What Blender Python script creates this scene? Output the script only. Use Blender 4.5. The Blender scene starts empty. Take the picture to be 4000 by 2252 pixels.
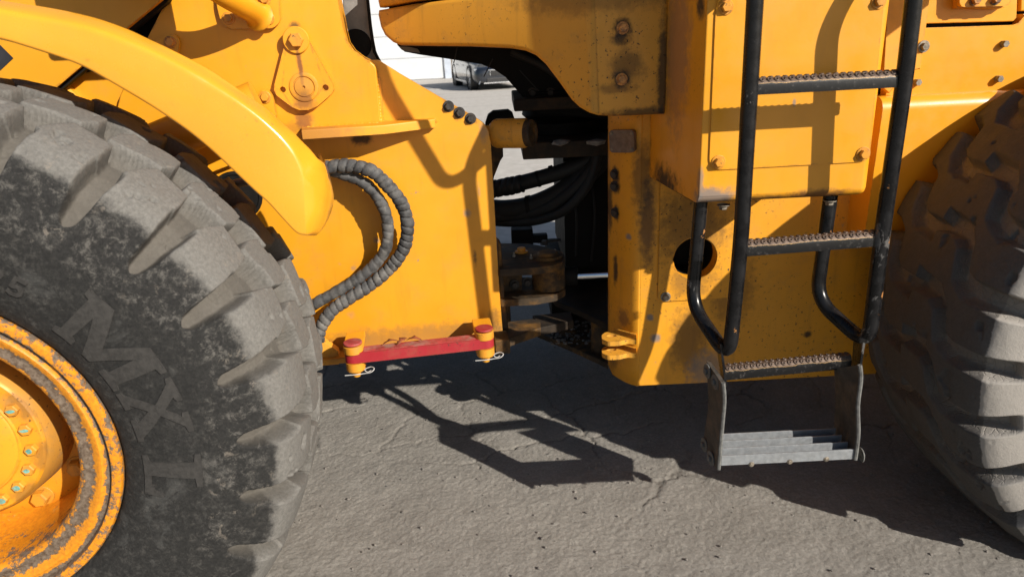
import bpy, bmesh, math, random
import numpy as np
from mathutils import Vector, Matrix, noise as mnoise
random.seed(7); rng = np.random.default_rng(7)
sc = bpy.context.scene
COL = sc.collection
PI = math.pi

# ------------------------------------------------------------------ camera, sky, sun, exposure
FPX, PITCH, ROLL, CAMH = 2700.0, math.radians(19.6), 0.05, 1.37
cam = bpy.data.cameras.new('camera'); camo = bpy.data.objects.new('camera', cam); COL.objects.link(camo)
cam.sensor_fit = 'HORIZONTAL'; cam.sensor_width = 36.0; cam.lens = 36.0 * FPX / 4000.0
cam.clip_start = 0.02; cam.clip_end = 2000
camo.matrix_world = (Matrix.Translation((0, 0, CAMH)) @ Matrix.Rotation(PI/2 - PITCH, 4, 'X')
                     @ Matrix.Rotation(-ROLL, 4, 'Z'))
cam.dof.use_dof = True; cam.dof.focus_distance = 2.15; cam.dof.aperture_fstop = 5.0
sc.camera = camo

SUN = Vector((-1.38, 1.30, -1.02)).normalized()          # the way the light travels
sun_el = math.asin(-SUN.z); sun_rot = math.atan2(-SUN.x, -SUN.y)
world = bpy.data.worlds.new('World'); sc.world = world; world.use_nodes = True
wn = world.node_tree; wn.nodes.clear()
sky = wn.nodes.new('ShaderNodeTexSky'); sky.sky_type = 'NISHITA'; sky.sun_disc = False
sky.sun_elevation = sun_el; sky.sun_rotation = sun_rot
bg = wn.nodes.new('ShaderNodeBackground'); bg.inputs[1].default_value = 0.056
wo = wn.nodes.new('ShaderNodeOutputWorld')
wn.links.new(sky.outputs[0], bg.inputs[0]); wn.links.new(bg.outputs[0], wo.inputs[0])
sl = bpy.data.lights.new('sun', 'SUN'); sl.energy = 4.8; sl.angle = math.radians(0.53); sl.color = (1.0, 0.93, 0.83)
so = bpy.data.objects.new('sun', sl); COL.objects.link(so); so.location = (6, -6, 6)
so.rotation_euler = SUN.to_track_quat('-Z', 'Y').to_euler()
sc.view_settings.view_transform = 'Standard'; sc.view_settings.look = 'None'
sc.view_settings.gamma = 1.0; sc.view_settings.use_curve_mapping = False
sc.view_settings.exposure = 0.62

# ------------------------------------------------------------------ places: photo direction + real distance -> point
_cp, _sp, _cr, _sr = math.cos(PITCH), math.sin(PITCH), math.cos(ROLL), math.sin(ROLL)
def ray(px, py):
    u = px - 2000; v = py - 1126
    a = u*_cr - v*_sr; b = v*_cr + u*_sr
    return Vector((a, FPX*_cp - b*_sp, -FPX*_sp - b*_cp))
def R(px, py, D):                      # rear half: plane at distance D, parallel to the machine's side
    r = ray(px, py); p = r*(D/r.y); p.z += CAMH; return p
def G(px, py, z=0.0):                  # on the ground
    r = ray(px, py); p = r*((z-CAMH)/r.z); p.z = z; return p
PIV = Vector((0.17, 2.62, 0)); TH = math.radians(7)     # articulation pivot; the front half is steered by 7 degrees
FN = Vector((math.sin(TH), -math.cos(TH), 0)); FE = Vector((math.cos(TH), math.sin(TH), 0)); UP = Vector((0, 0, 1))
def F(px, py, w):                      # front half: plane at w from the machine's centre line
    r = ray(px, py); t = (w + FN.dot(PIV))/(FN.x*r.x + FN.y*r.y); p = r*t; p.z += CAMH; return p
def FL(e, w, z): return PIV + FE*e + FN*w + UP*z
RN = Vector((0, -1, 0)); RE = Vector((1, 0, 0))

# ------------------------------------------------------------------ scene bookkeeping
WL = {}
def link(name, data, loc, parent=None):
    o = bpy.data.objects.new(name, data); COL.objects.link(o)
    loc = Vector(loc); WL[o] = loc
    if parent is not None: o.parent = parent; o.location = loc - WL[parent]
    else: o.location = loc
    return o
def tag(o, label=None, cat=None, group=None, kind=None):
    if label: o['label'] = label
    if cat: o['category'] = cat
    if group: o['group'] = group
    if kind: o['kind'] = kind
    return o
def empty(name, loc, parent=None):
    o = link(name, None, loc, parent); o.empty_display_size = .1; return o
def finish(name, me, mat, parent=None, ang=35, wn=False, attrs=None):
    n = len(me.vertices); co = np.empty(n*3, np.float32); me.vertices.foreach_get('co', co); co = co.reshape(-1, 3)
    c = (co.min(0) + co.max(0))/2; co = co - c; me.vertices.foreach_set('co', co.ravel())
    if ang is not None:
        me.polygons.foreach_set('use_smooth', [True]*len(me.polygons)); me.set_sharp_from_angle(angle=math.radians(ang))
    if mat: me.materials.append(mat)
    if attrs:
        for k, v in attrs.items():
            a = me.attributes.new(k, 'FLOAT', 'POINT'); a.data.foreach_set('value', np.asarray(v, np.float32))
    me.update()
    o = link(name, me, c.tolist(), parent)
    if wn:
        m = o.modifiers.new('wn', 'WEIGHTED_NORMAL'); m.keep_sharp = True; m.weight = 80
    return o
def mesh(name, verts, faces, mat, parent=None, ang=35, attrs=None):
    me = bpy.data.meshes.new(name); me.from_pydata([tuple(v) for v in verts], [], faces)
    return finish(name, me, mat, parent, ang, attrs=attrs)
def frombm(name, bm, mat, parent=None, ang=35, wn=False):
    bmesh.ops.recalc_face_normals(bm, faces=bm.faces)
    me = bpy.data.meshes.new(name); bm.to_mesh(me); bm.free()
    return finish(name, me, mat, parent, ang, wn)
def inst(name, me, loc, rot, parent, scale=None):         # a repeat that shares its mesh (mesh is centred on its own origin)
    o = link(name, me, loc, parent); o.rotation_euler = rot
    if scale: o.scale = scale
    return o

# ------------------------------------------------------------------ shapes
def round_poly(pts, rad, seg=5):
    """round the corners of a 3D polygon; rad = one radius or a dict {index: radius}"""
    out = []; n = len(pts)
    for i, p in enumerate(pts):
        r = rad.get(i, 0) if isinstance(rad, dict) else rad
        a = (pts[i-1]-p); b = (pts[(i+1) % n]-p)
        if r <= 0 or a.length < 1e-6 or b.length < 1e-6: out.append(p); continue
        r = min(r, a.length*.45, b.length*.45); a.normalize(); b.normalize()
        s = p + a*r; e = p + b*r
        for k in range(seg+1):
            t = k/seg; out.append(s*(1-t)**2 + p*2*t*(1-t) + e*t*t)
    return out
def plate(name, pts, nrm, th, mat, parent=None, bevel=.002, holes=(), rad=0, seg=2, ang=35):
    """solid plate: pts outline of the face towards nrm, th its thickness behind; holes = more outlines"""
    pts = round_poly([Vector(p) for p in pts], rad) if rad else [Vector(p) for p in pts]
    bm = bmesh.new(); nrm = Vector(nrm).normalized()
    loops = [pts] + [list(h) for h in holes]; fronts = []
    if not holes:
        f = [bm.verts.new(p) for p in pts]; b = [bm.verts.new(p - nrm*th) for p in pts]
        bm.faces.new(f); bm.faces.new(b[::-1]); n = len(pts)
        for i in range(n): bm.faces.new((f[i], b[i], b[(i+1) % n], f[(i+1) % n]))
        fronts = [bm.edges.get((f[i], f[(i+1) % n])) for i in range(n)]
    else:
        fe, be = [], []
        for lp in loops:
            f = [bm.verts.new(p) for p in lp]; b = [bm.verts.new(p - nrm*th) for p in lp]; n = len(lp)
            for i in range(n):
                bm.faces.new((f[i], b[i], b[(i+1) % n], f[(i+1) % n]))
                fe.append(bm.edges.get((f[i], f[(i+1) % n]))); be.append(bm.edges.get((b[i], b[(i+1) % n])))
        bmesh.ops.triangle_fill(bm, edges=fe, use_beauty=True, normal=nrm)
        bmesh.ops.triangle_fill(bm, edges=be, use_beauty=True, normal=-nrm)
        fronts = fe
    if bevel:
        bmesh.ops.bevel(bm, geom=[e for e in fronts if e and e.is_valid], offset=bevel, segments=seg, profile=.5, affect='EDGES', clamp_overlap=True)
    return frombm(name, bm, mat, parent, ang, wn=True)
def frame_of(ax):
    ax = Vector(ax).normalized(); h = Vector((0, 0, 1)) if abs(ax.z) < .95 else Vector((1, 0, 0))
    a = ax.cross(h).normalized(); return a, ax.cross(a).normalized(), ax
def circle(c, ax, r, n=32, ph=0.0):
    a, b, _ = frame_of(ax); c = Vector(c)
    return [c + a*(r*math.cos(2*PI*k/n+ph)) + b*(r*math.sin(2*PI*k/n+ph)) for k in range(n)]
def lathe_data(prof, c, ax, seg=48, a0=0, a1=2*PI):
    a, b, d = frame_of(ax); c = Vector(c); V, Fc = [], []; full = abs(a1-a0-2*PI) < 1e-6; n = seg if full else seg+1
    for k in range(n):
        t = a0 + (a1-a0)*k/seg; u = a*math.cos(t) + b*math.sin(t)
        for r, h in prof: V.append(c + u*r + d*h)
    m = len(prof)
    for k in range(seg):
        k2 = (k+1) % n
        for j in range(m-1): Fc.append((k*m+j, k*m+j+1, k2*m+j+1, k2*m+j))
    return V, Fc
def lathe(name, prof, c, ax, mat, parent=None, seg=48, ang=35):
    V, Fc = lathe_data(prof, c, ax, seg); me = bpy.data.meshes.new(name); me.from_pydata([tuple(v) for v in V], [], Fc)
    bm = bmesh.new(); bm.from_mesh(me); bmesh.ops.remove_doubles(bm, verts=bm.verts, dist=1e-5)
    bpy.data.meshes.remove(me); return frombm(name, bm, mat, parent, ang)
def fillet(pts, rad, seg=8):
    pts = [Vector(p) for p in pts]; out = [pts[0]]
    for i in range(1, len(pts)-1):
        p = pts[i]; a = pts[i-1]-p; b = pts[i+1]-p; r = min(rad, a.length*.48, b.length*.48)
        a.normalize(); b.normalize(); s = p+a*r; e = p+b*r
        for k in range(seg+1):
            t = k/seg; out.append(s*(1-t)**2 + p*2*t*(1-t) + e*t*t)
    out.append(pts[-1]); return out
def spline(pts, n):
    pts = [Vector(p) for p in pts]; P = [pts[0]*2-pts[1]] + pts + [pts[-1]*2-pts[-2]]; out = []
    m = len(pts)-1
    for k in range(n+1):
        u = k/n*m; i = min(int(u), m-1); t = u-i; a, b, c, d = P[i:i+4]
        out.append(.5*((2*b) + (c-a)*t + (2*a-5*b+4*c-d)*t*t + (3*b-a-3*c+d)*t**3))
    return out
def sweep_data(path, rad, seg=16, cap=True):
    V, Fc = [], []; n = len(path); tang = [(path[min(i+1, n-1)]-path[max(i-1, 0)]).normalized() for i in range(n)]
    a, b, _ = frame_of(tang[0])
    for i in range(n):
        t = tang[i]; a = (a - t*a.dot(t)).normalized(); b = t.cross(a)
        for k in range(seg):
            an = 2*PI*k/seg; r = rad(i, k/seg) if callable(rad) else rad
            V.append(path[i] + a*(r*math.cos(an)) + b*(r*math.sin(an)))
    for i in range(n-1):
        for k in range(seg):
            k2 = (k+1) % seg; Fc.append((i*seg+k, i*seg+k2, (i+1)*seg+k2, (i+1)*seg+k))
    if cap: Fc.append(tuple(range(seg))[::-1]); Fc.append(tuple(range((n-1)*seg, n*seg)))
    return V, Fc
def tube(name, path, rad, mat, parent=None, seg=16, ang=40):
    V, Fc = sweep_data(path, rad, seg); return mesh(name, V, Fc, mat, parent, ang)
def box(name, c, half, mat, parent=None, ex=None, ey=None, ez=None, bevel=.003, seg=2):
    ex = Vector(ex or (1, 0, 0)).normalized(); ez = Vector(ez or (0, 0, 1)).normalized(); ey = Vector(ey).normalized() if ey else ez.cross(ex)
    c = Vector(c); bm = bmesh.new(); v = []
    for x in (-1, 1):
        for y in (-1, 1):
            for z in (-1, 1): v.append(bm.verts.new(c + ex*(x*half[0]) + ey*(y*half[1]) + ez*(z*half[2])))
    for f in ((0, 1, 3, 2), (4, 6, 7, 5), (0, 4, 5, 1), (2, 3, 7, 6), (0, 2, 6, 4), (1, 5, 7, 3)): bm.faces.new([v[i] for i in f])
    if bevel: bmesh.ops.bevel(bm, geom=list(bm.edges), offset=bevel, segments=seg, profile=.5, affect='EDGES')
    return frombm(name, bm, mat, parent, 35, wn=True)
def rot_to(ax):      # euler that turns +Z to ax
    return Vector(ax).to_track_quat('Z', 'Y').to_euler()

# ------------------------------------------------------------------ materials
def newmat(name):
    m = bpy.data.materials.new(name); m.use_nodes = True; nt = m.node_tree; nt.nodes.clear()
    out = nt.nodes.new('ShaderNodeOutputMaterial'); b = nt.nodes.new('ShaderNodeBsdfPrincipled')
    nt.links.new(b.outputs[0], out.inputs[0]); return m, nt, b
class NB:                                        # tiny node helper
    def __init__(s, nt): s.nt = nt; s.pos = None
    def n(s, t, **kw):
        x = s.nt.nodes.new(t)
        for k, v in kw.items(): setattr(x, k, v)
        return x
    def set(s, sock, v):
        if hasattr(v, 'is_output'): s.nt.links.new(v, sock)
        elif v is not None: sock.default_value = v
    def P(s):
        if s.pos is None: s.pos = s.n('ShaderNodeNewGeometry').outputs['Position']
        return s.pos
    def math(s, op, a, b=None, c=None, clamp=False):
        x = s.n('ShaderNodeMath', operation=op, use_clamp=clamp); s.set(x.inputs[0], a)
        if b is not None: s.set(x.inputs[1], b)
        if c is not None: s.set(x.inputs[2], c)
        return x.outputs[0]
    def vmath(s, op, a, b=None):
        x = s.n('ShaderNodeVectorMath', operation=op); s.set(x.inputs[0], a)
        if b is not None: s.set(x.inputs[1], b)
        return x.outputs['Value'] if op in ('LENGTH', 'DISTANCE', 'DOT_PRODUCT') else x.outputs[0]
    def noise(s, scale, detail=4, rough=.55, vec=None, dist=0.0, out=0):
        x = s.n('ShaderNodeTexNoise'); s.set(x.inputs['Vector'], vec if vec is not None else s.P())
        x.inputs['Scale'].default_value = scale; x.inputs['Detail'].default_value = detail
        x.inputs['Roughness'].default_value = rough; x.inputs['Distortion'].default_value = dist
        return x.outputs[out]
    def voro(s, scale, feature='F1', vec=None, out=0, rnd=1.0):
        x = s.n('ShaderNodeTexVoronoi', feature=feature); s.set(x.inputs['Vector'], vec if vec is not None else s.P())
        x.inputs['Scale'].default_value = scale; x.inputs['Randomness'].default_value = rnd; return x.outputs[out]
    def map(s, v, a, b, c=0.0, d=1.0, smooth=True):
        x = s.n('ShaderNodeMapRange', interpolation_type='SMOOTHSTEP' if smooth else 'LINEAR', clamp=True)
        for i, q in enumerate((v, a, b, c, d)): s.set(x.inputs[i], q)
        return x.outputs[0]
    def mix(s, f, a, b):
        x = s.n('ShaderNodeMix', data_type='RGBA'); s.set(x.inputs[0], f)
        for k, q in ((6, a), (7, b)): s.set(x.inputs[k], (*q, 1) if isinstance(q, tuple) and len(q) == 3 else q)
        return x.outputs[2]
    def scale(s, vec, k):
        return s.vmath('MULTIPLY', vec, k)
    def attr(s, name):
        x = s.n('ShaderNodeAttribute', attribute_name=name); return x.outputs['Fac']
    def bump(s, h, strength=.3, dist=.01, nrm=None):
        x = s.n('ShaderNodeBump'); x.inputs['Strength'].default_value = strength; x.inputs['Distance'].default_value = dist
        s.set(x.inputs['Height'], h)
        if nrm is not None: s.set(x.inputs['Normal'], nrm)
        return x.outputs[0]
def bs(b, k, v, nb=None):
    if hasattr(v, 'is_output'): nb.nt.links.new(v, b.inputs[k])
    else: b.inputs[k].default_value = (*v, 1) if isinstance(v, tuple) and len(v) == 3 else v

YEL = (0.665, 0.285, 0.010)
def paint(name, col=YEL, speck=.25, film=.15, rough=.42, stains=(), dirtcol=(.03, .022, .015), rust=0.0, chips=.3, dull=0.0, edge=.6):
    """machine paint: faded patches, oily specks, thin dirt film, chips, rust bleeding and stains with a place of their own"""
    m, nt, b = newmat(name); q = NB(nt)
    n1 = q.noise(2.3, 5, .6); n2 = q.noise(14, 6, .65); n3 = q.noise(170, 3, .6)
    c = q.mix(q.map(n1, .3, .7), tuple(x*.93 for x in col), (min(col[0]*1.05, 1), col[1]*1.08, col[2]*1.3))
    if dull: c = q.mix(dull, c, (.42, .25, .06))
    vs = q.scale(q.P(), (9, 9, 1.1)); run = q.noise(3.2, 5, .65, vec=vs)
    c = q.mix(q.math('MULTIPLY', q.map(run, .52, .78), film), c, (.16, .085, .02))
    c = q.mix(q.math('MULTIPLY', q.map(n2, .5, .8), film), c, (.22, .15, .07))
    sp = q.math('MULTIPLY', q.map(q.noise(95, 5, .7), .60, .66), q.map(q.noise(3.1, 4, .6, vec=q.vmath('ADD', q.P(), (3, 1, 7))), .60-.35*speck, .80-.35*speck))
    c = q.mix(q.math('MULTIPLY', sp, min(1, .35+speck)), c, dirtcol)
    ch = q.math('MULTIPLY', q.map(q.noise(23, 6, .62), .69, .71), chips)
    c = q.mix(ch, c, (.20, .17, .15))
    if rust: 
        ru = q.math('MULTIPLY', q.map(q.noise(17, 7, .7), .62-.14*rust, .70-.10*rust), min(1, rust*1.4)); c = q.mix(ru, c, (.10, .045, .02))
    bv = q.n('ShaderNodeBevel', samples=4); bv.inputs['Radius'].default_value = .007
    ge = q.n('ShaderNodeNewGeometry'); ed = q.math('SUBTRACT', 1.0, q.vmath('DOT_PRODUCT', bv.outputs[0], ge.outputs['Normal']))
    em = q.math('MULTIPLY', q.map(ed, .015, .16), q.map(q.noise(42, 6, .7), .44, .60)); c = q.mix(q.math('MULTIPLY', em, edge), c, (.10, .055, .022))
    sm = None
    for s in stains:
        p, r, colr, k = s[:4]; st = s[4] if len(s) > 4 else (1, 1, 1)
        d = q.vmath('LENGTH', q.scale(q.vmath('SUBTRACT', q.P(), tuple(p)), tuple(1/(r*a) for a in st)))
        d = q.math('ADD', d, q.math('MULTIPLY', q.math('SUBTRACT', q.noise(38, 6, .7), .5), 1.3))
        f = q.math('MULTIPLY', q.map(d, 1.0, .35), k); c = q.mix(f, c, colr); sm = f if sm is None else q.math('MAXIMUM', sm, f)
    bs(b, 'Base Color', c, q)
    ro = q.math('ADD', q.map(n2, .3, .7, rough-.06, rough+.10), q.math('MULTIPLY', sp, .2))
    if sm is not None: ro = q.math('ADD', ro, q.math('MULTIPLY', sm, .25), clamp=True)
    bs(b, 'Roughness', ro, q)
    h = q.math('ADD', q.math('MULTIPLY', n3, .25), q.math('SUBTRACT', q.noise(6, 2, .5), q.math('MULTIPLY', ch, 1.5)))
    bs(b, 'Normal', q.bump(h, .12, .004), q)
    return m
def plain(name, col, rough=.6, metal=0.0, spec=.5, var=.35, scale=20, bump=.15, dust=0.0, dustcol=(.25, .22, .18)):
    m, nt, b = newmat(name); q = NB(nt); n = q.noise(scale, 6, .65)
    c = q.mix(q.map(n, .3, .7), tuple(x*(1-var) for x in col), tuple(min(1, x*(1+var)) for x in col))
    if dust: c = q.mix(q.math('MULTIPLY', q.map(q.noise(scale*.6, 7, .7, vec=q.vmath('ADD', q.P(), (9, 2, 4))), .45, .7), dust), c, dustcol)
    bs(b, 'Base Color', c, q); bs(b, 'Roughness', q.map(n, .2, .8, rough-.08, min(1, rough+.12)), q); b.inputs['Metallic'].default_value = metal; b.inputs['Specular IOR Level'].default_value = spec
    if bump: bs(b, 'Normal', q.bump(n, bump, .004), q)
    return m
BLK = (.02, .016, .012); RUST = (.16, .05, .015); OIL = (.012, .010, .008); GREY = (.17, .15, .14)
def worn_black(name, wear=.3, rust=.25):
    m, nt, b = newmat(name); q = NB(nt); n = q.noise(30, 6, .65)
    c = q.mix(q.map(n, .3, .7), (.0045, .0045, .005), (.011, .011, .012))
    sc_ = q.math('MULTIPLY', q.map(q.noise(9, 6, .75, vec=q.scale(q.P(), (1, 1, .35)), dist=.6), .66-.1*wear, .69-.1*wear), .9)
    c = q.mix(q.math('MULTIPLY', q.map(q.noise(130, 4, .7), .60, .72), .14), c, (.09, .09, .09))
    c = q.mix(q.math('MULTIPLY', sc_, wear), c, (.16, .155, .15))
    ru = q.map(q.noise(12, 6, .7, vec=q.vmath('ADD', q.P(), (4, 4, 1))), .70-.12*rust, .72-.12*rust)
    c = q.mix(q.math('MULTIPLY', ru, rust*2), c, (.33, .15, .05))
    b.inputs['Specular IOR Level'].default_value = .28; bs(b, 'Base Color', c, q); bs(b, 'Roughness', q.map(n, .3, .7, .20, .36), q)
    bs(b, 'Normal', q.bump(q.math('ADD', n, sc_), .12, .003), q); return m
def rung_mat(name):
    """black paint worn through to brown steel along the crown of the rung"""
    m, nt, b = newmat(name); q = NB(nt); w = q.attr('wear'); n = q.noise(22, 7, .7); n2 = q.noise(90, 5, .7)
    f = q.map(q.math('ADD', w, q.math('MULTIPLY', q.math('SUBTRACT', n, .5), 1.1)), .45, .58)
    c = q.mix(f, q.mix(q.map(n2, .55, .7), (.006, .006, .0065), (.045, .042, .04)), q.mix(q.map(n2, .3, .7), (.065, .042, .030), (.125, .088, .066)))
    edge = q.math('MULTIPLY', q.map(q.math('ABSOLUTE', q.math('SUBTRACT', f, .5)), .4, .1), .6); c = q.mix(edge, c, (.55, .33, .10))
    b.inputs['Specular IOR Level'].default_value = .3; bs(b, 'Base Color', c, q); bs(b, 'Roughness', q.map(f, 0, 1, .33, .5), q); bs(b, 'Metallic', q.math('MULTIPLY', f, .35), q)
    bs(b, 'Normal', q.bump(n2, .12, .002), q); return m
TH_ = math.radians(7)
def tyre_mat(name, rear=False):
    m, nt, b = newmat(name); q = NB(nt); tr = q.attr('tread'); gr = q.attr('groove'); side = q.attr('bead')
    n = q.noise(34, 10, .76); nf = q.noise(140, 6, .75); nb = q.noise(7, 8, .7)
    dry = q.math('ADD', q.math('MULTIPLY', n, .6), q.math('MULTIPLY', nb, .4))
    rub = q.mix(q.map(nf, .3, .75), (.010, .010, .010), (.024, .0235, .0225))
    if not rear:
        # tread crowns: grey rubbed rubber full of dust; flanks dark with a few flakes of dry mud; bead area darkest with wiped arcs
        k = q.math('ADD', q.math('MULTIPLY', tr, .60), q.math('MULTIPLY', q.math('SUBTRACT', dry, .5), 1.5))
        f = q.map(k, .03, .42)
        c = q.mix(q.math('MULTIPLY', f, .86), rub, q.mix(q.map(nf, .3, .7), (.115, .110, .102), (.180, .173, .160)))
        sv = q.n('ShaderNodeVectorRotate', rotation_type='Z_AXIS'); q.set(sv.inputs['Vector'], q.P()); sv.inputs['Angle'].default_value = -TH_; sr = q.scale(sv.outputs[0], (1.0, .4, 1.0))
        scuff = q.map(q.noise(50, 10, .84, vec=sr, dist=.35), .49, .64); patch = q.map(q.noise(4.5, 5, .65), .30, .55)
        c = q.mix(q.math('MULTIPLY', q.math('MULTIPLY', scuff, patch), q.math('MULTIPLY', q.math('SUBTRACT', 1.0, q.math('MULTIPLY', side, .6)), .75)), c, (.120, .113, .103))
        flk = q.math('MULTIPLY', q.map(q.noise(30, 9, .75, dist=.5), .57, .62), q.math('MULTIPLY', q.map(nb, .47, .60), q.math('SUBTRACT', 1.0, side)))
        c = q.mix(q.math('MULTIPLY', flk, .55), c, (.19, .165, .138))
        wipe = q.math('MULTIPLY', q.map(q.noise(9, 6, .7, dist=1.2), .56, .68), side); c = q.mix(q.math('MULTIPLY', wipe, .22), c, (.12, .12, .115))
        c = q.mix(q.math('MULTIPLY', gr, .88), c, q.mix(nf, (.060, .054, .046), (.118, .107, .092)))
    else:
        k = q.math('ADD', q.math('MULTIPLY', q.math('SUBTRACT', 1.0, tr), .62), q.math('MULTIPLY', q.math('SUBTRACT', dry, .5), .9))
        f = q.map(k, .22, .32)
        c = q.mix(q.math('MULTIPLY', f, .86), q.mix(nf, (.040, .038, .037), (.100, .094, .090)), q.mix(nb, (.27, .25, .225), (.38, .355, .325)))
        wipe = q.math('MULTIPLY', q.map(q.noise(8, 6, .7, dist=.8), .5, .58), side); c = q.mix(q.math('MULTIPLY', wipe, .8), c, (.05, .05, .052))
        c = q.mix(q.math('MULTIPLY', gr, .7), c, q.mix(nf, (.15, .137, .122), (.26, .238, .212)))
    bs(b, 'Base Color', c, q); bs(b, 'Roughness', q.map(n, .3, .7, .72, .95), q); b.inputs['Specular IOR Level'].default_value = .3
    h = q.math('ADD', q.math('MULTIPLY', n, 1.0), q.math('MULTIPLY', nf, .5))
    if rear:
        ck = q.voro(55, 'DISTANCE_TO_EDGE', vec=q.vmath('ADD', q.P(), q.scale(q.noise(20, 3, .6, out=1), (.03, .03, .03))))
        h = q.math('ADD', h, q.math('MULTIPLY', q.math('MULTIPLY', q.map(ck, 0, .09), 1.6), gr))
    bs(b, 'Normal', q.bump(h, .42, .005), q); return m
def rim_mat(name):
    m, nt, b = newmat(name); q = NB(nt); w = q.attr('wear'); n = q.noise(34, 9, .75); nf = q.noise(110, 5, .7)
    c = q.mix(q.map(nf, .35, .7), (.66, .255, .012), (.48, .17, .012))
    f = q.map(q.math('ADD', q.math('MULTIPLY', w, .34), q.math('ADD', q.math('MULTIPLY', n, .7), q.math('MULTIPLY', nf, .3))), .62, .68)
    bare = q.mix(q.map(nf, .3, .7), (.060, .036, .020), (.17, .130, .095))
    c = q.mix(f, c, bare); c = q.mix(q.math('MULTIPLY', q.map(n, .60, .63), q.math('SUBTRACT', 1.0, f)), c, (.50, .28, .06))
    bs(b, 'Base Color', c, q); bs(b, 'Roughness', q.map(f, 0, 1, .42, .75), q)
    bs(b, 'Normal', q.bump(q.math('SUBTRACT', nf, q.math('MULTIPLY', f, 1.0)), .35, .003), q); return m
def ground_mat(name):
    m, nt, b = newmat(name); q = NB(nt); ck = q.attr('crack')
    nb = q.noise(.9, 5, .6); n = q.noise(7, 8, .7); nf = q.noise(130, 8, .82); ns = q.noise(48, 7, .75)
    c = q.mix(q.map(n, .3, .7), (.184, .172, .154), (.252, .238, .216))
    c = q.mix(q.math('MULTIPLY', q.map(nb, .35, .7), .5), c, (.275, .258, .230))
    c = q.mix(q.math('MULTIPLY', q.map(nf, .42, .72), .5), c, (.37, .345, .305))
    c = q.mix(q.math('MULTIPLY', q.map(nf, .45, .30), .7), c, (.085, .076, .066))
    c = q.mix(q.math('MULTIPLY', q.map(ns, .64, .70), .35), c, (.07, .062, .054))
    agg = q.noise(1, 0, 0, vec=q.voro(150, out=1)); c = q.mix(q.math('MULTIPLY', q.map(agg, .35, .65), .28), c, (.135, .124, .108))
    oil = q.map(q.noise(1.7, 6, .68, vec=q.vmath('ADD', q.P(), (5, 3, 0))), .60, .70); c = q.mix(q.math('MULTIPLY', oil, .35), c, (.085, .080, .072))
    c = q.mix(q.math('MULTIPLY', ck, .55), c, (.06, .052, .044))
    far = q.map(q.vmath('LENGTH', q.P()), 3.6, 5.5)          # the yard beyond the machine is pale concrete
    tr = q.noise(1.6, 5, .6, vec=q.scale(q.P(), (.12, 1.6, 1)))
    conc = q.mix(q.map(n, .3, .7), (.40, .375, .34), (.50, .475, .44)); conc = q.mix(q.math('MULTIPLY', q.map(tr, .55, .68), .4), conc, (.20, .19, .18))
    c = q.mix(far, c, conc)
    bs(b, 'Base Color', c, q); b.inputs['Roughness'].default_value = .9; b.inputs['Specular IOR Level'].default_value = .25
    h = q.math('ADD', q.math('MULTIPLY', nf, .8), q.math('MULTIPLY', ns, .5))
    bs(b, 'Normal', q.bump(h, .55, .008), q); return m

M = {}
M['ground'] = ground_mat('dusty_asphalt')
M['tyre_f'] = tyre_mat('tyre_rubber'); M['tyre_r'] = tyre_mat('dusty_tyre_rubber', True); M['rim'] = rim_mat('worn_rim_paint')
M['black'] = worn_black('black_tube_paint', wear=.55, rust=.5); M['rung'] = rung_mat('worn_rung')
M['dark'] = plain('oily_black_steel', (.005, .0045, .004), .7, spec=.2, var=.4, dust=.15, dustcol=(.022, .018, .014))
M['darkrust'] = plain('dirty_brown_steel', (.020, .014, .009), .7, spec=.25, var=.5, dust=.3, dustcol=(.10, .05, .014))
M['grease'] = plain('grease_caked_bolt', (.022, .018, .015), .6, var=.5, scale=60, bump=.5)
M['rubber'] = plain('hose_rubber', (.010, .010, .010), .6, spec=.3, var=.3, scale=40)
M['guard'] = plain('spiral_guard_plastic', (.058, .058, .059), .65, spec=.3, var=.5, scale=26, dust=.75, dustcol=(.175, .165, .15))
M['galv'] = plain('galvanised_steel', (.27, .285, .30), .48, metal=.4, var=.12, scale=90, bump=.03, dust=.2, dustcol=(.36, .35, .33))
M['bolt'] = plain('dull_zinc_bolt', (.22, .19, .15), .5, metal=.5, var=.4, scale=80)
M['chrome'] = plain('chrome_rod', (.75, .76, .78), .08, metal=1.0, var=.03, bump=0)
M['strap'] = plain('worn_rubber_strap', (.045, .040, .034), .7, var=.5, scale=30, bump=.4, dust=.55, dustcol=(.16, .11, .07))
M['strapedge'] = plain('frayed_strap_edge', (.105, .105, .10), .7, var=.35, scale=60, bump=.4)
M['dataplate'] = plain('dull_data_plate', (.17, .14, .12), .5, metal=.4, var=.25, scale=50)
M['red'] = paint('faded_red_paint', (.30, .010, .016), speck=.5, film=.35, rough=.6, chips=.8)
M['reddust'] = plain('red_paint_under_dust', (.30, .035, .035), .7, var=.4, scale=25, dust=.75, dustcol=(.26, .19, .15))
M['boltyel'] = paint('painted_bolt', (.60, .255, .02), speck=.55, film=.6, rust=.35)
M['rustyel'] = paint('rusty_painted_bolt', (.60, .25, .04), speck=.4, film=.4, rust=1.0)
M['white'] = plain('clip_white', (.36, .36, .35), .5, var=.1)
M['leaf'] = plain('dry_leaf', (.20, .055, .018), .7, var=.5, scale=60)
M['decal'] = plain('black_decal', (.018, .018, .022), .5, var=.3)
M['steel'] = plain('weathered_grey_steel', (.19, .175, .16), .5, metal=.3, var=.3, scale=12)
M['teal'] = plain('turquoise_paint_mark', (.12, .33, .30), .6, var=.4, scale=120, dust=.5, dustcol=(.35, .2, .05))
M['stone'] = plain('grey_stone', (.16, .145, .13), .9, var=.4, scale=60, bump=.5)

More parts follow.
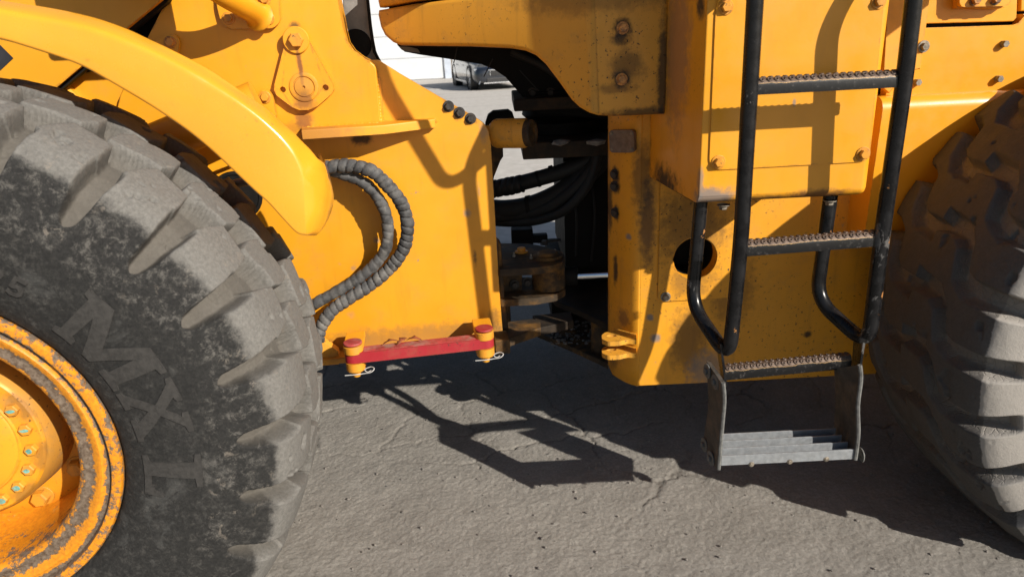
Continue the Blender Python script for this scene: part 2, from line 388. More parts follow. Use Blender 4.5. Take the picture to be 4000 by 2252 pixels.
RF_ = 2.05; FA_ = 1.92
def CS(px, py):
    t = max(0, min(1, (2505-px)/130)); return R(px, py, RF_ + .12*t**1.7)
M['tower'] = paint('loader_yellow_tower', speck=.10, film=.15, chips=.35, rough=.38, stains=[
    (F(1150, 108, .455), .022, BLK, .8), (F(1188, 470, .455), .034, RUST, .75, (1, 1, 1.6)), (F(1150, 500, .455), .03, RUST, .35, (1.5, 1, .8)),
    (F(1057, 90, .455), .016, BLK, .7), (F(1035, 375, .455), .02, (.3, .15, .03), .5)])
M['diamond'] = paint('loader_yellow_pin_plate', speck=.08, film=.1, rough=.45, stains=[
    (F(1170, 250, .475), .020, RUST, .9, (.5, 1, 3.2)), (F(1190, 395, .475), .034, RUST, .75, (1.2, 1, 1.1)), (F(1188, 335, .475), .05, (.30, .15, .04), .45)])
M['shelf'] = paint('loader_yellow_shelf', speck=.1, film=.12, rough=.45, rust=.12, stains=[(F(1230, 520, .53), .10, (.28, .12, .03), .6, (1.5, 1, .5))])
M['frontplate'] = paint('loader_yellow_front_frame', speck=.16, film=.20, rough=.44, chips=.7, stains=[
    (F(1752, 415, .43), .026, BLK, .9), (F(1795, 440, .43), .030, BLK, .9), (F(1838, 463, .43), .030, BLK, .9), (F(1415, 545, .43), .035, OIL, .9, (1.4, 1, .7)),
    (F(1825, 835, .43), .020, GREY, .8), (F(1857, 1010, .43), .016, BLK, .9, (.6, 1, 3)), (F(1470, 940, .43), .018, GREY, .8), (F(1380, 1050, .43), .016, GREY, .7),
    (F(1325, 1035, .43), .012, GREY, .7), (F(1600, 1330, .43), .30, (.20, .11, .04), .55, (2.2, 1, .22)), (F(1890, 520, .43), .03, GREY, .5, (.7, 1, 1.5)),
    (F(1870, 740, .43), .02, GREY, .55, (.5, 1, 1.8)), (F(1370, 1230, .43), .02, (.35, .2, .1), .5), (F(1930, 1250, .43), .06, BLK, .5, (.5, 1, 1))])
M['fender'] = paint('loader_yellow_fender', (.69, .30, .016), speck=.03, film=.07, rough=.24, chips=.0, edge=.25, stains=[
    (F(350, 257, 1.02), .013, (.05, .03, .04), .95, (.8, 1, 1.6)), (F(355, 235, 1.02), 0.0155, RUST, .75), (F(470, 300, 1.02), 0.0093, RUST, .75), (F(590, 345, 1.02), 0.0136, RUST, .75),
    (F(625, 385, 1.02), 0.0062, RUST, .75), (F(690, 405, 1.02), 0.0186, RUST, .75), (F(8, 113, 1.02), 0.0056, RUST, .75), (F(305, 198, 1.02), 0.0043, RUST, .75), (F(1238, 665, .97), .010, (.1, .08, .1), .8)])
_fb = [n_ for n_ in M['fender'].node_tree.nodes if n_.type == 'BSDF_PRINCIPLED'][0]; _fb.inputs['Coat Weight'].default_value = .8; _fb.inputs['Coat Roughness'].default_value = .12
M['frontmisc'] = paint('loader_yellow_front', speck=.08, film=.12, rough=.42)
M['rearframe'] = paint('loader_yellow_rear_frame', speck=.62, film=.30, rough=.5, chips=.4, stains=[
    (CS(2403, 680), .03, OIL, .9), (CS(2403, 727), .032, OIL, .9), (CS(2405, 830), .028, OIL, .95, (.8, 1, 1.3)), (CS(2382, 800), .03, OIL, .8, (.4, 1, 4)),
    (CS(2404, 1055), .022, OIL, .9, (.6, 1, 3)), (R(2530, 870, RF_), .06, (.05, .025, .02), .75, (.6, 1, 3.2)), (CS(2455, 925), .016, GREY, .9),
    (R(2560, 1320, RF_), .022, GREY, .9), (R(2540, 1240, RF_), .016, GREY, .9), (CS(2435, 1240), .04, (.06, .04, .03), .6), (R(3155, 1305, RF_), .016, OIL, .9),
    (R(2690, 1330, RF_), .10, BLK, .6, (.8, 1, 1.6)), (R(2860, 1130, RF_), .12, BLK, .5, (.8, 1, 1.4)), (CS(2395, 1380), .05, BLK, .6, (.6, 1, 1.5)), (R(2760, 1440, RF_), .09, GREY, .7),
    (R(2510, 700, RF_), .08, OIL, .6, (.5, 1, 2))])
M['coverplate'] = paint('loader_yellow_cover_plate', speck=.95, film=.4, rough=.5, stains=[(R(2700, 880, RF_), .16, BLK, .6), (R(2700, 1080, RF_), .1, BLK, .45)])
M['tank'] = paint('loader_yellow_tank', speck=.12, film=.10, rough=.36, chips=.3, stains=[
    (R(2780, 775, 1.665), .06, GREY, .9, (1.4, 1, .6)), (R(2960, 785, 1.665), .06, BLK, .7, (2.2, 1, .35)), (R(3200, 765, 1.665), .05, (.09, .035, .015), .85, (2.2, 1, .45)),
    (R(3100, 400, 1.665), .010, GREY, .8, (.6, 1, 1.4)), (R(2737, 720, 1.665), .03, GREY, .7, (.3, 1, 2)), (R(2640, 720, 1.92), .11, OIL, .95, (1, 1.5, .7)),
    (R(2560, 650, 2.10), .12, (.05, .03, .02), .6, (1, .8, 1.4)), (R(2720, 20, 1.70), .04, OIL, .95, (.7, 1, 1.3)), (R(2660, 200, 1.85), .13, (.16, .10, .09), .6, (.5, 1, 2.2))])
M['fairing'] = paint('loader_yellow_fairing', speck=.72, film=.34, rough=.5, chips=.2, dull=.28, stains=[
    (R(2432, 110, FA_), .034, OIL, .95), (R(2425, 150, FA_), .035, OIL, .85, (1, 1, .7)), (R(2428, 312, FA_), .034, OIL, .95), (R(2410, 345, FA_), .05, OIL, .5, (1.4, 1, .4)),
    (R(2450, 260, FA_), .06, BLK, .6), (R(2590, 300, FA_), .03, OIL, .85, (.7, 1, 8)), (R(2520, 445, FA_), .05, OIL, .8, (3, 1, .5)), (R(2240, 0, FA_), .2, BLK, .45, (2, 1, .25))])
M['fairing2'] = paint('loader_yellow_fairing_nose', speck=.30, film=.35, rough=.5, chips=.15, dull=.10)
M['engine'] = paint('loader_yellow_engine_side', speck=.05, film=.06, rough=.36, chips=.2)
M['enginedull'] = paint('loader_yellow_post', speck=.35, film=.3, rough=.5)
M['hitch'] = plain('oily_hitch_paint', (.030, .020, .011), .65, spec=.3, var=.6, scale=16, bump=.3, dust=.65, dustcol=(.27, .125, .02))
M['lug'] = paint('loader_yellow_hitch', speck=.75, film=.7, rough=.6, dull=.25, stains=[])

M['wheeldisc'] = paint('loader_yellow_wheel_disc', (.66, .262, .012), speck=.8, film=.4, rough=.45, chips=.35, stains=[(F(172, 2030, 1.05), .022, GREY, .95)])
M['drum'] = paint('grimy_hub_drum', (.50, .20, .012), speck=.9, film=.85, rough=.6, chips=.2, dull=.35)
M['hub'] = paint('loader_yellow_hub', (.68, .275, .012), speck=.95, film=.65, rough=.45, chips=.4, stains=[(FL(-1.538, 1.14, .618) + FE*.19*math.cos(a_) + UP*.19*math.sin(a_), .05, (.16, .08, .02), .6) for a_ in (-.9, -.3, .4, 1.0, 1.5)])

# ------------------------------------------------------------------ hardware
def bolt_mesh(name, af, h, wr, wh, mat, dome=.0):
    """hex head on a washer, base at z=0 pointing +Z"""
    bm = bmesh.new()
    def ring(r, z, n, ph=0): return [bm.verts.new((r*math.cos(2*PI*k/n+ph), r*math.sin(2*PI*k/n+ph), z)) for k in range(n)]
    def skin(a, b):
        n = len(a)
        for k in range(n): bm.faces.new((a[k], a[(k+1) % n], b[(k+1) % n], b[k]))
    if wr:
        a = ring(wr, 0, 20); b = ring(wr, wh*.8, 20); c = ring(wr*.95, wh, 20); skin(a, b); skin(b, c); bm.faces.new(c)
    r = af/math.sqrt(3); a = ring(r, wh*.5, 6); b = ring(r, wh+h*.8, 6); c = ring(r*.86, wh+h, 6); skin(a, b); skin(b, c); bm.faces.new(c)
    bmesh.ops.recalc_face_normals(bm, faces=bm.faces)
    me = bpy.data.meshes.new(name); bm.to_mesh(me); bm.free(); me.materials.append(mat); return me
BM = {'y20': bolt_mesh('bolt_y20', .020, .010, .017, .003, M['boltyel']), 'ry20': bolt_mesh('bolt_ry', .021, .011, .016, .003, M['rustyel']),
      'y32': bolt_mesh('bolt_y32', .034, .014, .031, .005, M['boltyel']), 'g18': bolt_mesh('bolt_g', .020, .012, .017, .003, M['grease']),
      'z16': bolt_mesh('bolt_z', .017, .016, .0, .0, M['bolt']), 'z18': bolt_mesh('bolt_z18', .018, .010, .016, .003, M['bolt'])}
def bolt(kind, p, ax, parent, spin=0.0):
    o = inst('bolt', BM[kind], p, rot_to(ax), parent); return o

# ------------------------------------------------------------------ ground: one sheet, finely broken up near the machine
def vnoise(x, y, s, seed=0):
    """cheap value noise for arrays"""
    x = x*s; y = y*s; xi = np.floor(x).astype(int); yi = np.floor(y).astype(int); fx = x-xi; fy = y-yi
    fx = fx*fx*(3-2*fx); fy = fy*fy*(3-2*fy)
    def h(a, b):
        n = (a*374761393 + b*668265263 + seed*974634777) & 0x7fffffff; n = ((n ^ (n >> 13))*1274126177) & 0x7fffffff
        return (n & 0xffff)/65535.0
    return (h(xi, yi)*(1-fx)+h(xi+1, yi)*fx)*(1-fy) + (h(xi, yi+1)*(1-fx)+h(xi+1, yi+1)*fx)*fy
def fbm(x, y, s, o=4, seed=0):
    a = 0; k = .5
    for i in range(o): a = a + vnoise(x, y, s*2**i, seed+i)*k; k *= .5
    return a
def crack_field(X, Y):
    wx = X + (fbm(X, Y, 5, 4, 11)-.5)*.12 + (fbm(X, Y, 26, 3, 13)-.5)*.045; wy = Y + (fbm(X, Y, 5, 4, 29)-.5)*.12 + (fbm(X, Y, 26, 3, 17)-.5)*.045
    a = math.radians(12); ux = (wx*math.cos(a)+wy*math.sin(a)); uy = (-wx*math.sin(a)+wy*math.cos(a))
    r2 = np.random.default_rng(3); gx, gy = np.meshgrid(np.arange(-9, 10), np.arange(-2, 16))
    sx = (gx.ravel()+r2.uniform(.1, .9, gx.size))*.34; sy = (gy.ravel()+r2.uniform(.1, .9, gx.size))*.24+.6
    d1 = np.full(X.shape, 9.); d2 = np.full(X.shape, 9.)
    for px, py in zip(sx, sy):
        d = np.hypot((ux-px)*.8, (uy-py)*1.15); n = d < d1; d2 = np.where(n, d1, np.minimum(d2, d)); d1 = np.where(n, d, d1)
    e = (d2-d1)*.5; gate = np.clip((fbm(X, Y, 2.3, 3, 51)-.44)*4.0, 0, .8); fine = fbm(X, Y, 30, 3, 77)
    wdt = .0045 + .007*np.clip(fine-.3, 0, 1)
    return np.clip(1-e/wdt, 0, 1)*gate, np.clip(1-e/.030, 0, 1)*gate
def build_ground():
    x0, x1, y0, y1, st = -1.5, 1.75, 1.25, 3.3, .0055
    xs = np.arange(x0, x1+st/2, st); ys = np.arange(y0, y1+st/2, st); X, Y = np.meshgrid(xs, ys)
    ck, wide = crack_field(X, Y)
    edge = np.minimum.reduce([X-x0, x1-X, Y-y0, y1-Y]); fade = np.clip(edge/.15, 0, 1)
    Z = ((fbm(X, Y, 2.2, 3, 5)-.5)*.014 + (fbm(X, Y, 26, 4, 9)-.5)*.0038 + (rng.random(X.shape)-.5)*.0028 - ck*.007 - wide**2*.0022)*fade
    ny, nx = X.shape; V = np.c_[X.ravel(), Y.ravel(), Z.ravel()]
    idx = np.arange(nx*ny).reshape(ny, nx)
    q = np.c_[idx[:-1, :-1].ravel(), idx[:-1, 1:].ravel(), idx[1:, 1:].ravel(), idx[1:, :-1].ravel()]
    faces = q.tolist(); verts = V.tolist(); cr = list((ck*fade).ravel())
    # the rest of the sheet, out to the horizon
    loop = list(idx[0, :]) + list(idx[1:, -1]) + list(idx[-1, -2::-1]) + list(idx[-2:0:-1, 0]); loop = [int(i) for i in loop]
    cx, cy = (x0+x1)/2, (y0+y1)/2; prev = loop
    for s in (3, 12, 60, 500):
        ring = []
        for i in loop:
            ring.append(len(verts)); vx, vy = verts[i][0]-cx, verts[i][1]-cy; verts.append([cx+vx*s, cy+vy*s*1.5, 0.0]); cr.append(0)
        n = len(loop)
        for k in range(n): faces.append([prev[k], ring[k], ring[(k+1) % n], prev[(k+1) % n]][::-1])
        prev = ring
    o = mesh('ground', verts, faces, M['ground'], None, 80, attrs={'crack': cr})
    return o
ground = build_ground(); tag(ground, kind='structure', label='cracked dusty grey asphalt yard under and around the machine')

def pebble_data(r, seed):
    g = random.Random(seed); bm = bmesh.new(); bmesh.ops.create_icosphere(bm, subdivisions=1, radius=r)
    for v in bm.verts: v.co *= g.uniform(.7, 1.25); v.co.z *= .7
    V = [v.co.copy() for v in bm.verts]; Fc = [tuple(x.index for x in f.verts) for f in bm.faces]; bm.free(); return V, Fc
gv, gf = [], []
for i in range(520):
    x = random.uniform(-1.2, 1.5); y = random.uniform(1.42, 3.1); V, Fc = pebble_data(random.choice((.0018, .0022, .0028, .0036, .005)), i); b0 = len(gv)
    gv += [v + Vector((x, y, .002)) for v in V]; gf += [tuple(k+b0 for k in f) for f in Fc]
tag(mesh('gravel', gv, gf, M['stone'], None, 60), 'loose grit and tiny stones strewn over the asphalt', 'gravel', kind='stuff')
# ================================================================== WHEEL LOADER
loader = tag(empty('wheel_loader', (PIV.x, PIV.y, 0)), 'yellow wheel loader with grease stains, black access ladder and worn tyres', 'wheel loader')

# ------------------------------------------------------------------ tyres (one moulded body each; lugs and grooves are real relief)
def sstep(a, b, x): t = np.clip((x-a)/(b-a), 0, 1); return t*t*(3-2*t)
def resample(prof, n, dens):
    p = np.array(prof, float); m = 900; t = np.linspace(0, len(p)-1, m); P = np.vstack([p[:1]*2-p[1:2], p, p[-1:]*2-p[-2:-1]])
    i = np.minimum(t.astype(int), len(p)-2); f = (t-i)[:, None]; a, b, c, d = P[i], P[i+1], P[i+2], P[i+3]
    C = .5*((2*b)+(c-a)*f+(2*a-5*b+4*c-d)*f*f+(3*b-a-3*c+d)*f**3)
    w = np.hypot(*np.diff(C, axis=0).T)*np.array([dens((C[k]+C[k+1])/2) for k in range(m-1)]); s = np.r_[0, np.cumsum(w)]; g = np.linspace(0, s[-1], n)
    return np.c_[np.interp(g, s, C[:, 0]), np.interp(g, s, C[:, 1])], np.interp(g, s, t)
def arcs(lo, hi, fine, coarse):
    a = list(np.arange(lo, hi, fine)); b = list(np.arange(hi, lo+360, coarse)); return np.radians(np.array(a+b))
PITCHN = 28
def build_tyre(parent, c, ex, ax, outer, floor, gfun, lo, hi, mat, zmin, name='tyre'):
    """c wheel centre on the rim plane, ex direction of angle 0, ax outward axle; outer/floor profiles (r, depth inwards)"""
    O, tp = resample(outer, 330, lambda p: 2.2 if p[0] > .60 and p[1] < .46 else (.9 if p[1] < .2 else .35))
    fl = np.array(floor, float); k = np.arange(len(fl)); FLr = np.interp(tp, k, fl[:, 0]); FLt = np.interp(tp, k, fl[:, 1])
    th = arcs(lo, hi, .23, .9); T, J = np.meshgrid(th, np.arange(len(O)), indexing='ij')
    r = O[J, 0]; t = O[J, 1]; g, lift = gfun(T, r, t); rf = FLr[J]; tf = FLt[J]
    rr = r+(rf-r)*g + lift*np.sign(r); tt = t+(tf-t)*g
    ex = np.array(ex); ax = np.array(ax); c = np.array(c)
    pos = c + (rr*np.cos(T))[..., None]*ex + (rr*np.sin(T))[..., None]*np.array([0, 0, 1.]) - tt[..., None]*ax
    # weight on the wheel: flat, slightly bulged foot
    z = pos[..., 2]; low = np.clip((zmin+.02-z), 0, None); pos[..., 2] = np.where(z < zmin+.02, zmin + .02*np.exp(-low/.03), z)
    nt, ns = T.shape; idx = np.arange(nt*ns).reshape(nt, ns); i2 = np.roll(idx, -1, axis=0)
    fc = np.stack([idx[:, :-1], i2[:, :-1], i2[:, 1:], idx[:, 1:]], -1).reshape(-1, 4)
    o = mesh(name, pos.reshape(-1, 3).tolist(), fc.tolist(), mat, parent, 180,
             attrs={'tread': (sstep(.668, .722, r) if mat is M['tyre_f'] else sstep(.680, .702, r)).ravel(), 'groove': g.ravel(), 'bead': (sstep(.572, .545, r)).ravel()})
    return o
def hash1(k): return np.modf(np.sin(k*12.9898)*43758.5453)[0]
PD = 2*PI/PITCHN
FTIP = math.radians(-1.03)
def gf_front(T, r, t):
    r = np.abs(r); q = (t-.045)/.45
    wob = (vnoise(T*14, r*20+t*20, 1.0, 4)-.5)
    # shoulder notches: narrow rounded tip at r .622 opening towards the tread
    ph = (T-FTIP-.10*np.clip(r-.62, 0, .2))/PD; kk = np.round(ph); d = (ph-kk)*PD*r
    open_ = np.clip((r-.616)/.115, 0, 1)
    hw = .0125+.0155*open_+.004*wob
    tipw = np.sqrt(np.clip((r-.617)/.016, 0, 1)); hw = hw*tipw; notch = sstep(hw+.004, hw-.006, np.abs(d+.006*open_))*sstep(.612, .624, r)*(t < .06)
    # block rows across the tread, staggered by half a pitch, slanted
    rows = [(-.3, .235, 0.0), (.262, .50, .55), (.525, .765, .05), (.79, 1.4, .6)]; g = np.zeros_like(T); zig = .018*np.sin((T-FTIP)/PD*2*PI)
    qq = q+zig
    for a, b, off in rows:
        ins = (qq > a-.02) & (qq <= b+.03); ph2 = (T-FTIP)/PD - off + .30*(qq-.1) - .22*(off == 0.0)*0; dd = (ph2-np.round(ph2))*PD*.74
        hw2 = .017 + .010*np.abs(qq-(a+b)/2)/.12 + .002*wob
        g = np.where(ins & (r > .70), np.maximum(g, sstep(hw2+.0045, hw2-.0045, np.abs(dd))), g)
    for cc in (.248, .512, .777):
        g = np.maximum(g, sstep(.024, .013, np.abs(qq-cc))*.85*(r > .70))
    k = sstep(.020, .060, t); g = np.where(t < .06, np.maximum(notch*(1-k*.0), g*k), g)
    g = np.where(q > 1.0, g*sstep(1.08, 1.0, q), g)
    # a few chunks torn from the lug corners, worn unevenly; small moulding steps on the sidewall
    tear = sstep(.63, .70, fbm(T*16, t*22+r*22, 1.0, 3, 8))*.010*sstep(.68, .73, r)
    lift = (fbm(T*9, t*12+r*12, 1.0, 2, 31)-.5)*.004*sstep(.64, .72, r) - tear - .004*(np.abs(r-.572) < .004)*(t < .1)
    kh = np.floor((T-FTIP)/PD); lift = lift + (hash1(kh)-.5)*.004*sstep(.66, .72, r)
    return np.clip(g, 0, 1), lift
OUT_F = [(.366, .050), (.374, .012), (.392, -.006), (.430, -.020), (.490, -.030), (.545, -.031), (.580, -.030), (.618, -.024), (.660, -.015), (.698, -.002), (.722, .022), (.738, .068), (.746, .14), (.750, .27), (.746, .39), (.738, .455), (.715, .505), (.65, .545), (.54, .57), (.44, .56), (.372, .51)]
FLO_F = [(.366, .050), (.374, .012), (.392, -.006), (.430, -.020), (.490, -.030), (.545, -.031), (.580, -.030), (.604, -.014), (.630, .012), (.656, .040), (.674, .064), (.688, .095), (.696, .14), (.700, .27), (.696, .39), (.688, .440), (.665, .49), (.63, .535), (.54, .57), (.44, .56), (.372, .51)]
WFL = 1.224; FC = FL(-1.538, WFL, .618)
fw = empty('wheel', (FC.x, FC.y, FC.z), loader)
build_tyre(fw, FC, FE, FN, OUT_F, FLO_F, gf_front, -80, 112, M['tyre_f'], 0.004)

def gf_rear(T, r, t):
    """rock tyre: broad hooked lugs between Z-shaped grooves; the two halves are staggered"""
    r = np.abs(r); wob = (fbm(T*9, t*18, 1.0, 2, 14)-.4)
    tl = np.where(t < .27, t, .54-t); u0 = T/PD - np.where(t < .27, 0, .5); sgn = np.where(t < .27, -1.0, 1.0)
    pts = [(-.06, 0.0), (.085, .04), (.125, .16), (.150, .62), (.185, .80), (.29, .86)]; wds = [.026, .022, .019, .018, .022, .026]
    best = np.full(T.shape, 9.0)
    for k in (-1, 0, 1):
        U = ((u0+k) - np.floor(u0))*PD*.70
        for (a, b), wa, wb in zip(zip(pts[:-1], pts[1:]), wds[:-1], wds[1:]):
            for off in (0, 1):
                ax, ay = a[0], (a[1]*sgn+off)*PD*.70; bx, by = b[0], (b[1]*sgn+off)*PD*.70
                dx, dy = bx-ax, by-ay; h = np.clip(((tl-ax)*dx+(U-ay)*dy)/(dx*dx+dy*dy), 0, 1)
                best = np.minimum(best, np.hypot(tl-ax-dx*h, U-ay-dy*h) - (wa+(wb-wa)*h))
    g = sstep(.007, -.008, best + wob*.006)*sstep(.596, .645, r)
    tear = sstep(.62, .70, fbm(T*14, t*20+r*20, 1.0, 3, 18))*.009*sstep(.66, .71, r)
    lift = (fbm(T*10, t*14+r*14, 1.0, 3, 38)-.5)*.008*sstep(.60, .68, r) - tear
    return np.clip(g, 0, 1), lift
OUT_R = [(.366, .050), (.374, .012), (.392, -.004), (.440, -.022), (.500, -.034), (.545, -.036), (.580, -.036), (.625, -.032), (.668, -.022), (.694, -.004), (.709, .034), (.718, .095), (.723, .15), (.726, .27), (.723, .39), (.718, .455), (.700, .500), (.64, .535), (.54, .56), (.44, .55), (.372, .51)]
FLO_R = [(.366, .050), (.374, .012), (.392, -.004), (.440, -.022), (.500, -.034), (.545, -.036), (.576, -.028), (.602, -.004), (.630, .020), (.652, .042), (.670, .066), (.682, .100), (.688, .15), (.690, .27), (.688, .39), (.682, .440), (.660, .49), (.62, .525), (.54, .56), (.44, .55), (.372, .51)]
RC = Vector((1.778, 1.442, .60))
rw = empty('wheel', RC, loader)
build_tyre(rw, RC, RE, RN, OUT_R, FLO_R, gf_rear, 85, 262, M['tyre_r'], 0.004)

# the wheels on the far side, plainer: hardly anything of them shows
for c_, ax_ in ((FL(-1.538, -WFL, .618), -FN), (Vector((1.778, 3.80, .60)), -RN)):
    wfar = empty('wheel', c_, loader)
    lathe('tyre', [(r_, -t_) for r_, t_ in OUT_R], c_, ax_, M['tyre_r'], wfar, 72, 60)
    lathe('rim', [(.37, -.03), (.33, -.01), (.28, -.03), (.27, -.2), (.15, -.2), (.14, -.09), (0, -.08)], c_, ax_, M['hub'], wfar, 48)
# ------------------------------------------------------------------ front rim, hub, bolts
def rim_attr(prof, wear): return wear
def lathe_attr(name, prof, wear, c, ax, mat, parent, seg=120):
    V, Fc = lathe_data(prof, c, ax, seg); return mesh(name, V, Fc, mat, parent, 40, attrs={'wear': (list(wear)*seg)})
rp = [(.366, -.06), (.372, -.012), (.374, -.002), (.371, .004), (.362, .006), (.353, .004), (.350, -.004), (.347, -.010), (.336, -.010), (.330, -.006), (.322, -.007), (.314, -.014), (.304, -.016), (.297, -.013), (.289, -.014), (.282, -.020), (.278, -.030), (.277, -.09), (.272, -.16), (.262, -.205)]
rwv = [.5, .5, .48, .38, .34, .40, .9, .9, .34, .12, .18, .48, .80, .80, .42, .40, .50, .3, .1, .1]
lathe_attr('rim', rp, rwv, FC, FN, M['rim'], fw, 160)
lathe('wheel_disc', [(.268, -.205), (.262, -.198), (.235, -.19), (.20, -.186), (.182, -.186)], FC, FN, M['wheeldisc'], fw, 96)
lathe('hub_drum', [(.205, -.192), (.200, -.15), (.193, -.098), (.1875, -.088)], FC, FN, M['drum'], fw, 96)
lathe('hub', [(.189, -.092), (.186, -.086), (.182, -.083), (.140, -.083), (.137, -.079), (.134, -.079), (.130, -.076), (.060, -.073), (.054, -.062), (.040, -.055), (0, -.053)], FC, FN, M['hub'], fw, 96)
hubbolt = bolt_mesh('bolt_hub', .024, .012, 0, 0, M['boltyel']); markme = None
for k in range(20):
    a = 2*PI*k/20+.12; p = FC + FE*(.161*math.cos(a)) + UP*(.161*math.sin(a)) - FN*.083
    inst('bolt', hubbolt, p, rot_to(FN), fw)
    if markme is None:
        V = [(x*.0095*(1+.2*math.sin(5*t)), y*.0065, .0) for t, x, y in [(2*PI*j/9, math.cos(2*PI*j/9), math.sin(2*PI*j/9)) for j in range(9)]]
        V += [(x, y, .0012) for x, y, z in V]; markme = bpy.data.meshes.new('paint_mark')
        markme.from_pydata(V, [], [tuple(range(9))[::-1], tuple(range(9, 18))] + [(j, (j+1) % 9, 9+(j+1) % 9, 9+j) for j in range(9)]); markme.materials.append(M['teal'])
    inst('paint_mark', markme, p + FN*.0121 + FE*random.uniform(-.002, .002), (FN.to_track_quat('Z', 'Y') @ Vector((0, 0, 1)).rotation_difference(Vector((0, 0, 1)))).to_euler(), fw, (random.uniform(.6, 1.05), random.uniform(.4, 1.2), 1))
wheelbolt = bolt_mesh('bolt_wheel', .034, .020, .026, .004, M['boltyel'])
for k in range(12):
    a = 2*PI*k/12-.16; inst('bolt', wheelbolt, FC + FE*(.232*math.cos(a)) + UP*(.232*math.sin(a)) - FN*.189, rot_to(FN), fw)

lathe_attr('rim', rp, rwv, RC, RN, M['rim'], rw, 96)
lathe('wheel_disc', [(.268, -.205), (.235, -.19), (.182, -.186)], RC, RN, M['wheeldisc'], rw, 64)
lathe('hub', [(.205, -.192), (.192, -.098), (.182, -.083), (.140, -.083), (.130, -.076), (.060, -.073), (.040, -.055), (0, -.053)], RC, RN, M['hub'], rw, 64)
for k in range(20):
    a = 2*PI*k/20; inst('bolt', hubbolt, RC + RE*(.161*math.cos(a)) + UP*(.161*math.sin(a)) - RN*.083, rot_to(RN), rw)
# raised sidewall lettering: M X L and 25
_of, _ = resample(OUT_F, 400, lambda p: 1.0); _k = int(np.argmax(_of[:, 0] > .64)); _k0 = int(np.argmin(_of[:60, 0]))
def wall_t(rr): return np.interp(rr, _of[_k0:_k, 0], _of[_k0:_k, 1])
def letter(polys, ac, r0, hgt, wid, name='raised_letter'):
    """polys in unit box (x along reading direction = clockwise, y outwards)"""
    bm = bmesh.new()
    for lp in polys:
        f = [bm.verts.new((x, y, 1)) for x, y in lp]; b = [bm.verts.new((x, y, 0)) for x, y in lp]; n = len(lp)
        bm.faces.new(f); bm.faces.new(b[::-1])
        for i in range(n): bm.faces.new((f[i], b[i], b[(i+1) % n], f[(i+1) % n]))
    bm.normal_update(); bmesh.ops.triangulate(bm, faces=bm.faces[:], quad_method='BEAUTY', ngon_method='EAR_CLIP')
    for _ in range(3): bmesh.ops.subdivide_edges(bm, edges=[e for e in bm.edges if e.calc_length() > .16], cuts=1, use_grid_fill=False); bmesh.ops.triangulate(bm, faces=[f for f in bm.faces if len(f.verts) > 3])
    for v in bm.verts:
        x, y, z = v.co; rr = r0 + y*hgt; a = ac - (x-.5)*wid/(r0+hgt*.5)
        t = float(wall_t(rr)) - (.0032 if z > .5 else -.006); v.co = FC + FE*(rr*math.cos(a)) + UP*(rr*math.sin(a)) - FN*t
    return frombm(name, bm, M['letter'], fw, 25)
M['letter'] = plain('raised_letter_rubber', (.029, .027, .025), .8, var=.3, scale=90, bump=.4)
def ang_at(px, py):
    p = F(px, py, WFL+.03)-FC; return math.atan2(p.z, p.dot(FE)), math.hypot(p.z, p.dot(FE))
LM = [[(0, 0), (.27, 0), (.27, .10), (.21, .13), (.21, .66), (.43, 0), (.55, 0), (.77, .66), (.77, .13), (.71, .10), (.71, 0), (1.02, 0), (1.02, .10), (.95, .13), (.95, .87), (1.02, .9), (1.02, 1), (.74, 1), (.51, .36), (.28, 1), (0, 1), (0, .9), (.06, .87), (.06, .13), (0, .10)]]
LX = [[(0, 0), (.34, 0), (.34, .09), (.27, .12), (.44, .38), (.62, .12), (.55, .09), (.55, 0), (1, 0), (1, .09), (.92, .12), (.56, .55), (.80, .88), (.90, .91), (.90, 1), (.58, 1), (.58, .91), (.64, .88), (.48, .66), (.32, .88), (.40, .91), (.40, 1), (.02, 1), (.02, .91), (.1, .88), (.37, .53), (.08, .12), (0, .09)]]
LL = [[(0, 0), (1, 0), (1, .34), (.91, .34), (.86, .18), (.74, .12), (.50, .12), (.50, .88), (.68, .91), (.68, 1), (0, 1), (0, .91), (.16, .88), (.16, .12), (0, .09)]]
for pl, (px, py), wd in ((LM, (420, 1345), .185), (LX, (585, 1618), .130), (LL, (640, 1862), .105)):
    a, rr = ang_at(px, py); letter(pl, a, .424, .118, wd)
L2 = [[(0, 0), (.9, 0), (.9, .18), (.35, .18), (.8, .55), (.88, .75), (.75, .95), (.45, 1), (.1, .9), (.05, .68), (.28, .66), (.45, .8), (.6, .72), (.55, .58), (0, .18)]]
L5 = [[(.05, .1), (.3, 0), (.7, .03), (.9, .2), (.9, .45), (.7, .62), (.35, .6), (.38, .82), (.85, .82), (.85, 1), (.18, 1), (.1, .42), (.3, .38), (.55, .46), (.66, .34), (.6, .2), (.4, .15), (.1, .27)]]
a, rr = ang_at(62, 1128); letter(L5, a, .445, .042, .034); letter(L2, a+.085, .445, .042, .034)

# ------------------------------------------------------------------ front frame
ff = plate('front_frame', [F(*p, .42) for p in [(100, 330), (700, 210), (1478, 236), (1560, 288), (1700, 370), (1860, 461), (1893, 484), (1909, 512), (1917, 560), (1931, 800), (1950, 1120), (1966, 1322), (1280, 1400), (800, 1440), (200, 1100)]], FN, .045, M['frontplate'], loader, .003)
tow = plate('tower_plate', [F(*p, .45) for p in [(760, -600), (690, -120), (660, 0), (576, 150), (468, 372), (425, 560), (720, 720), (1180, 528), (1489, 500), (1469, 268), (1462, 254), (1448, 242), (1412, 224), (1376, 197), (1352, 163), (1341, 120), (1330, 60), (1318, 0), (1285, -150), (1230, -600)]], FN, .16, M['tower'], ff, .004, seg=3)
plate('weld_edge', [F(*p, .424) for p in [(1476, 300), (1486, 300), (1500, 470), (1560, 478), (1700, 462), (1712, 476), (1560, 492), (1494, 498)]], FN, .004, M['frontplate'], ff, .002, rad=.004)
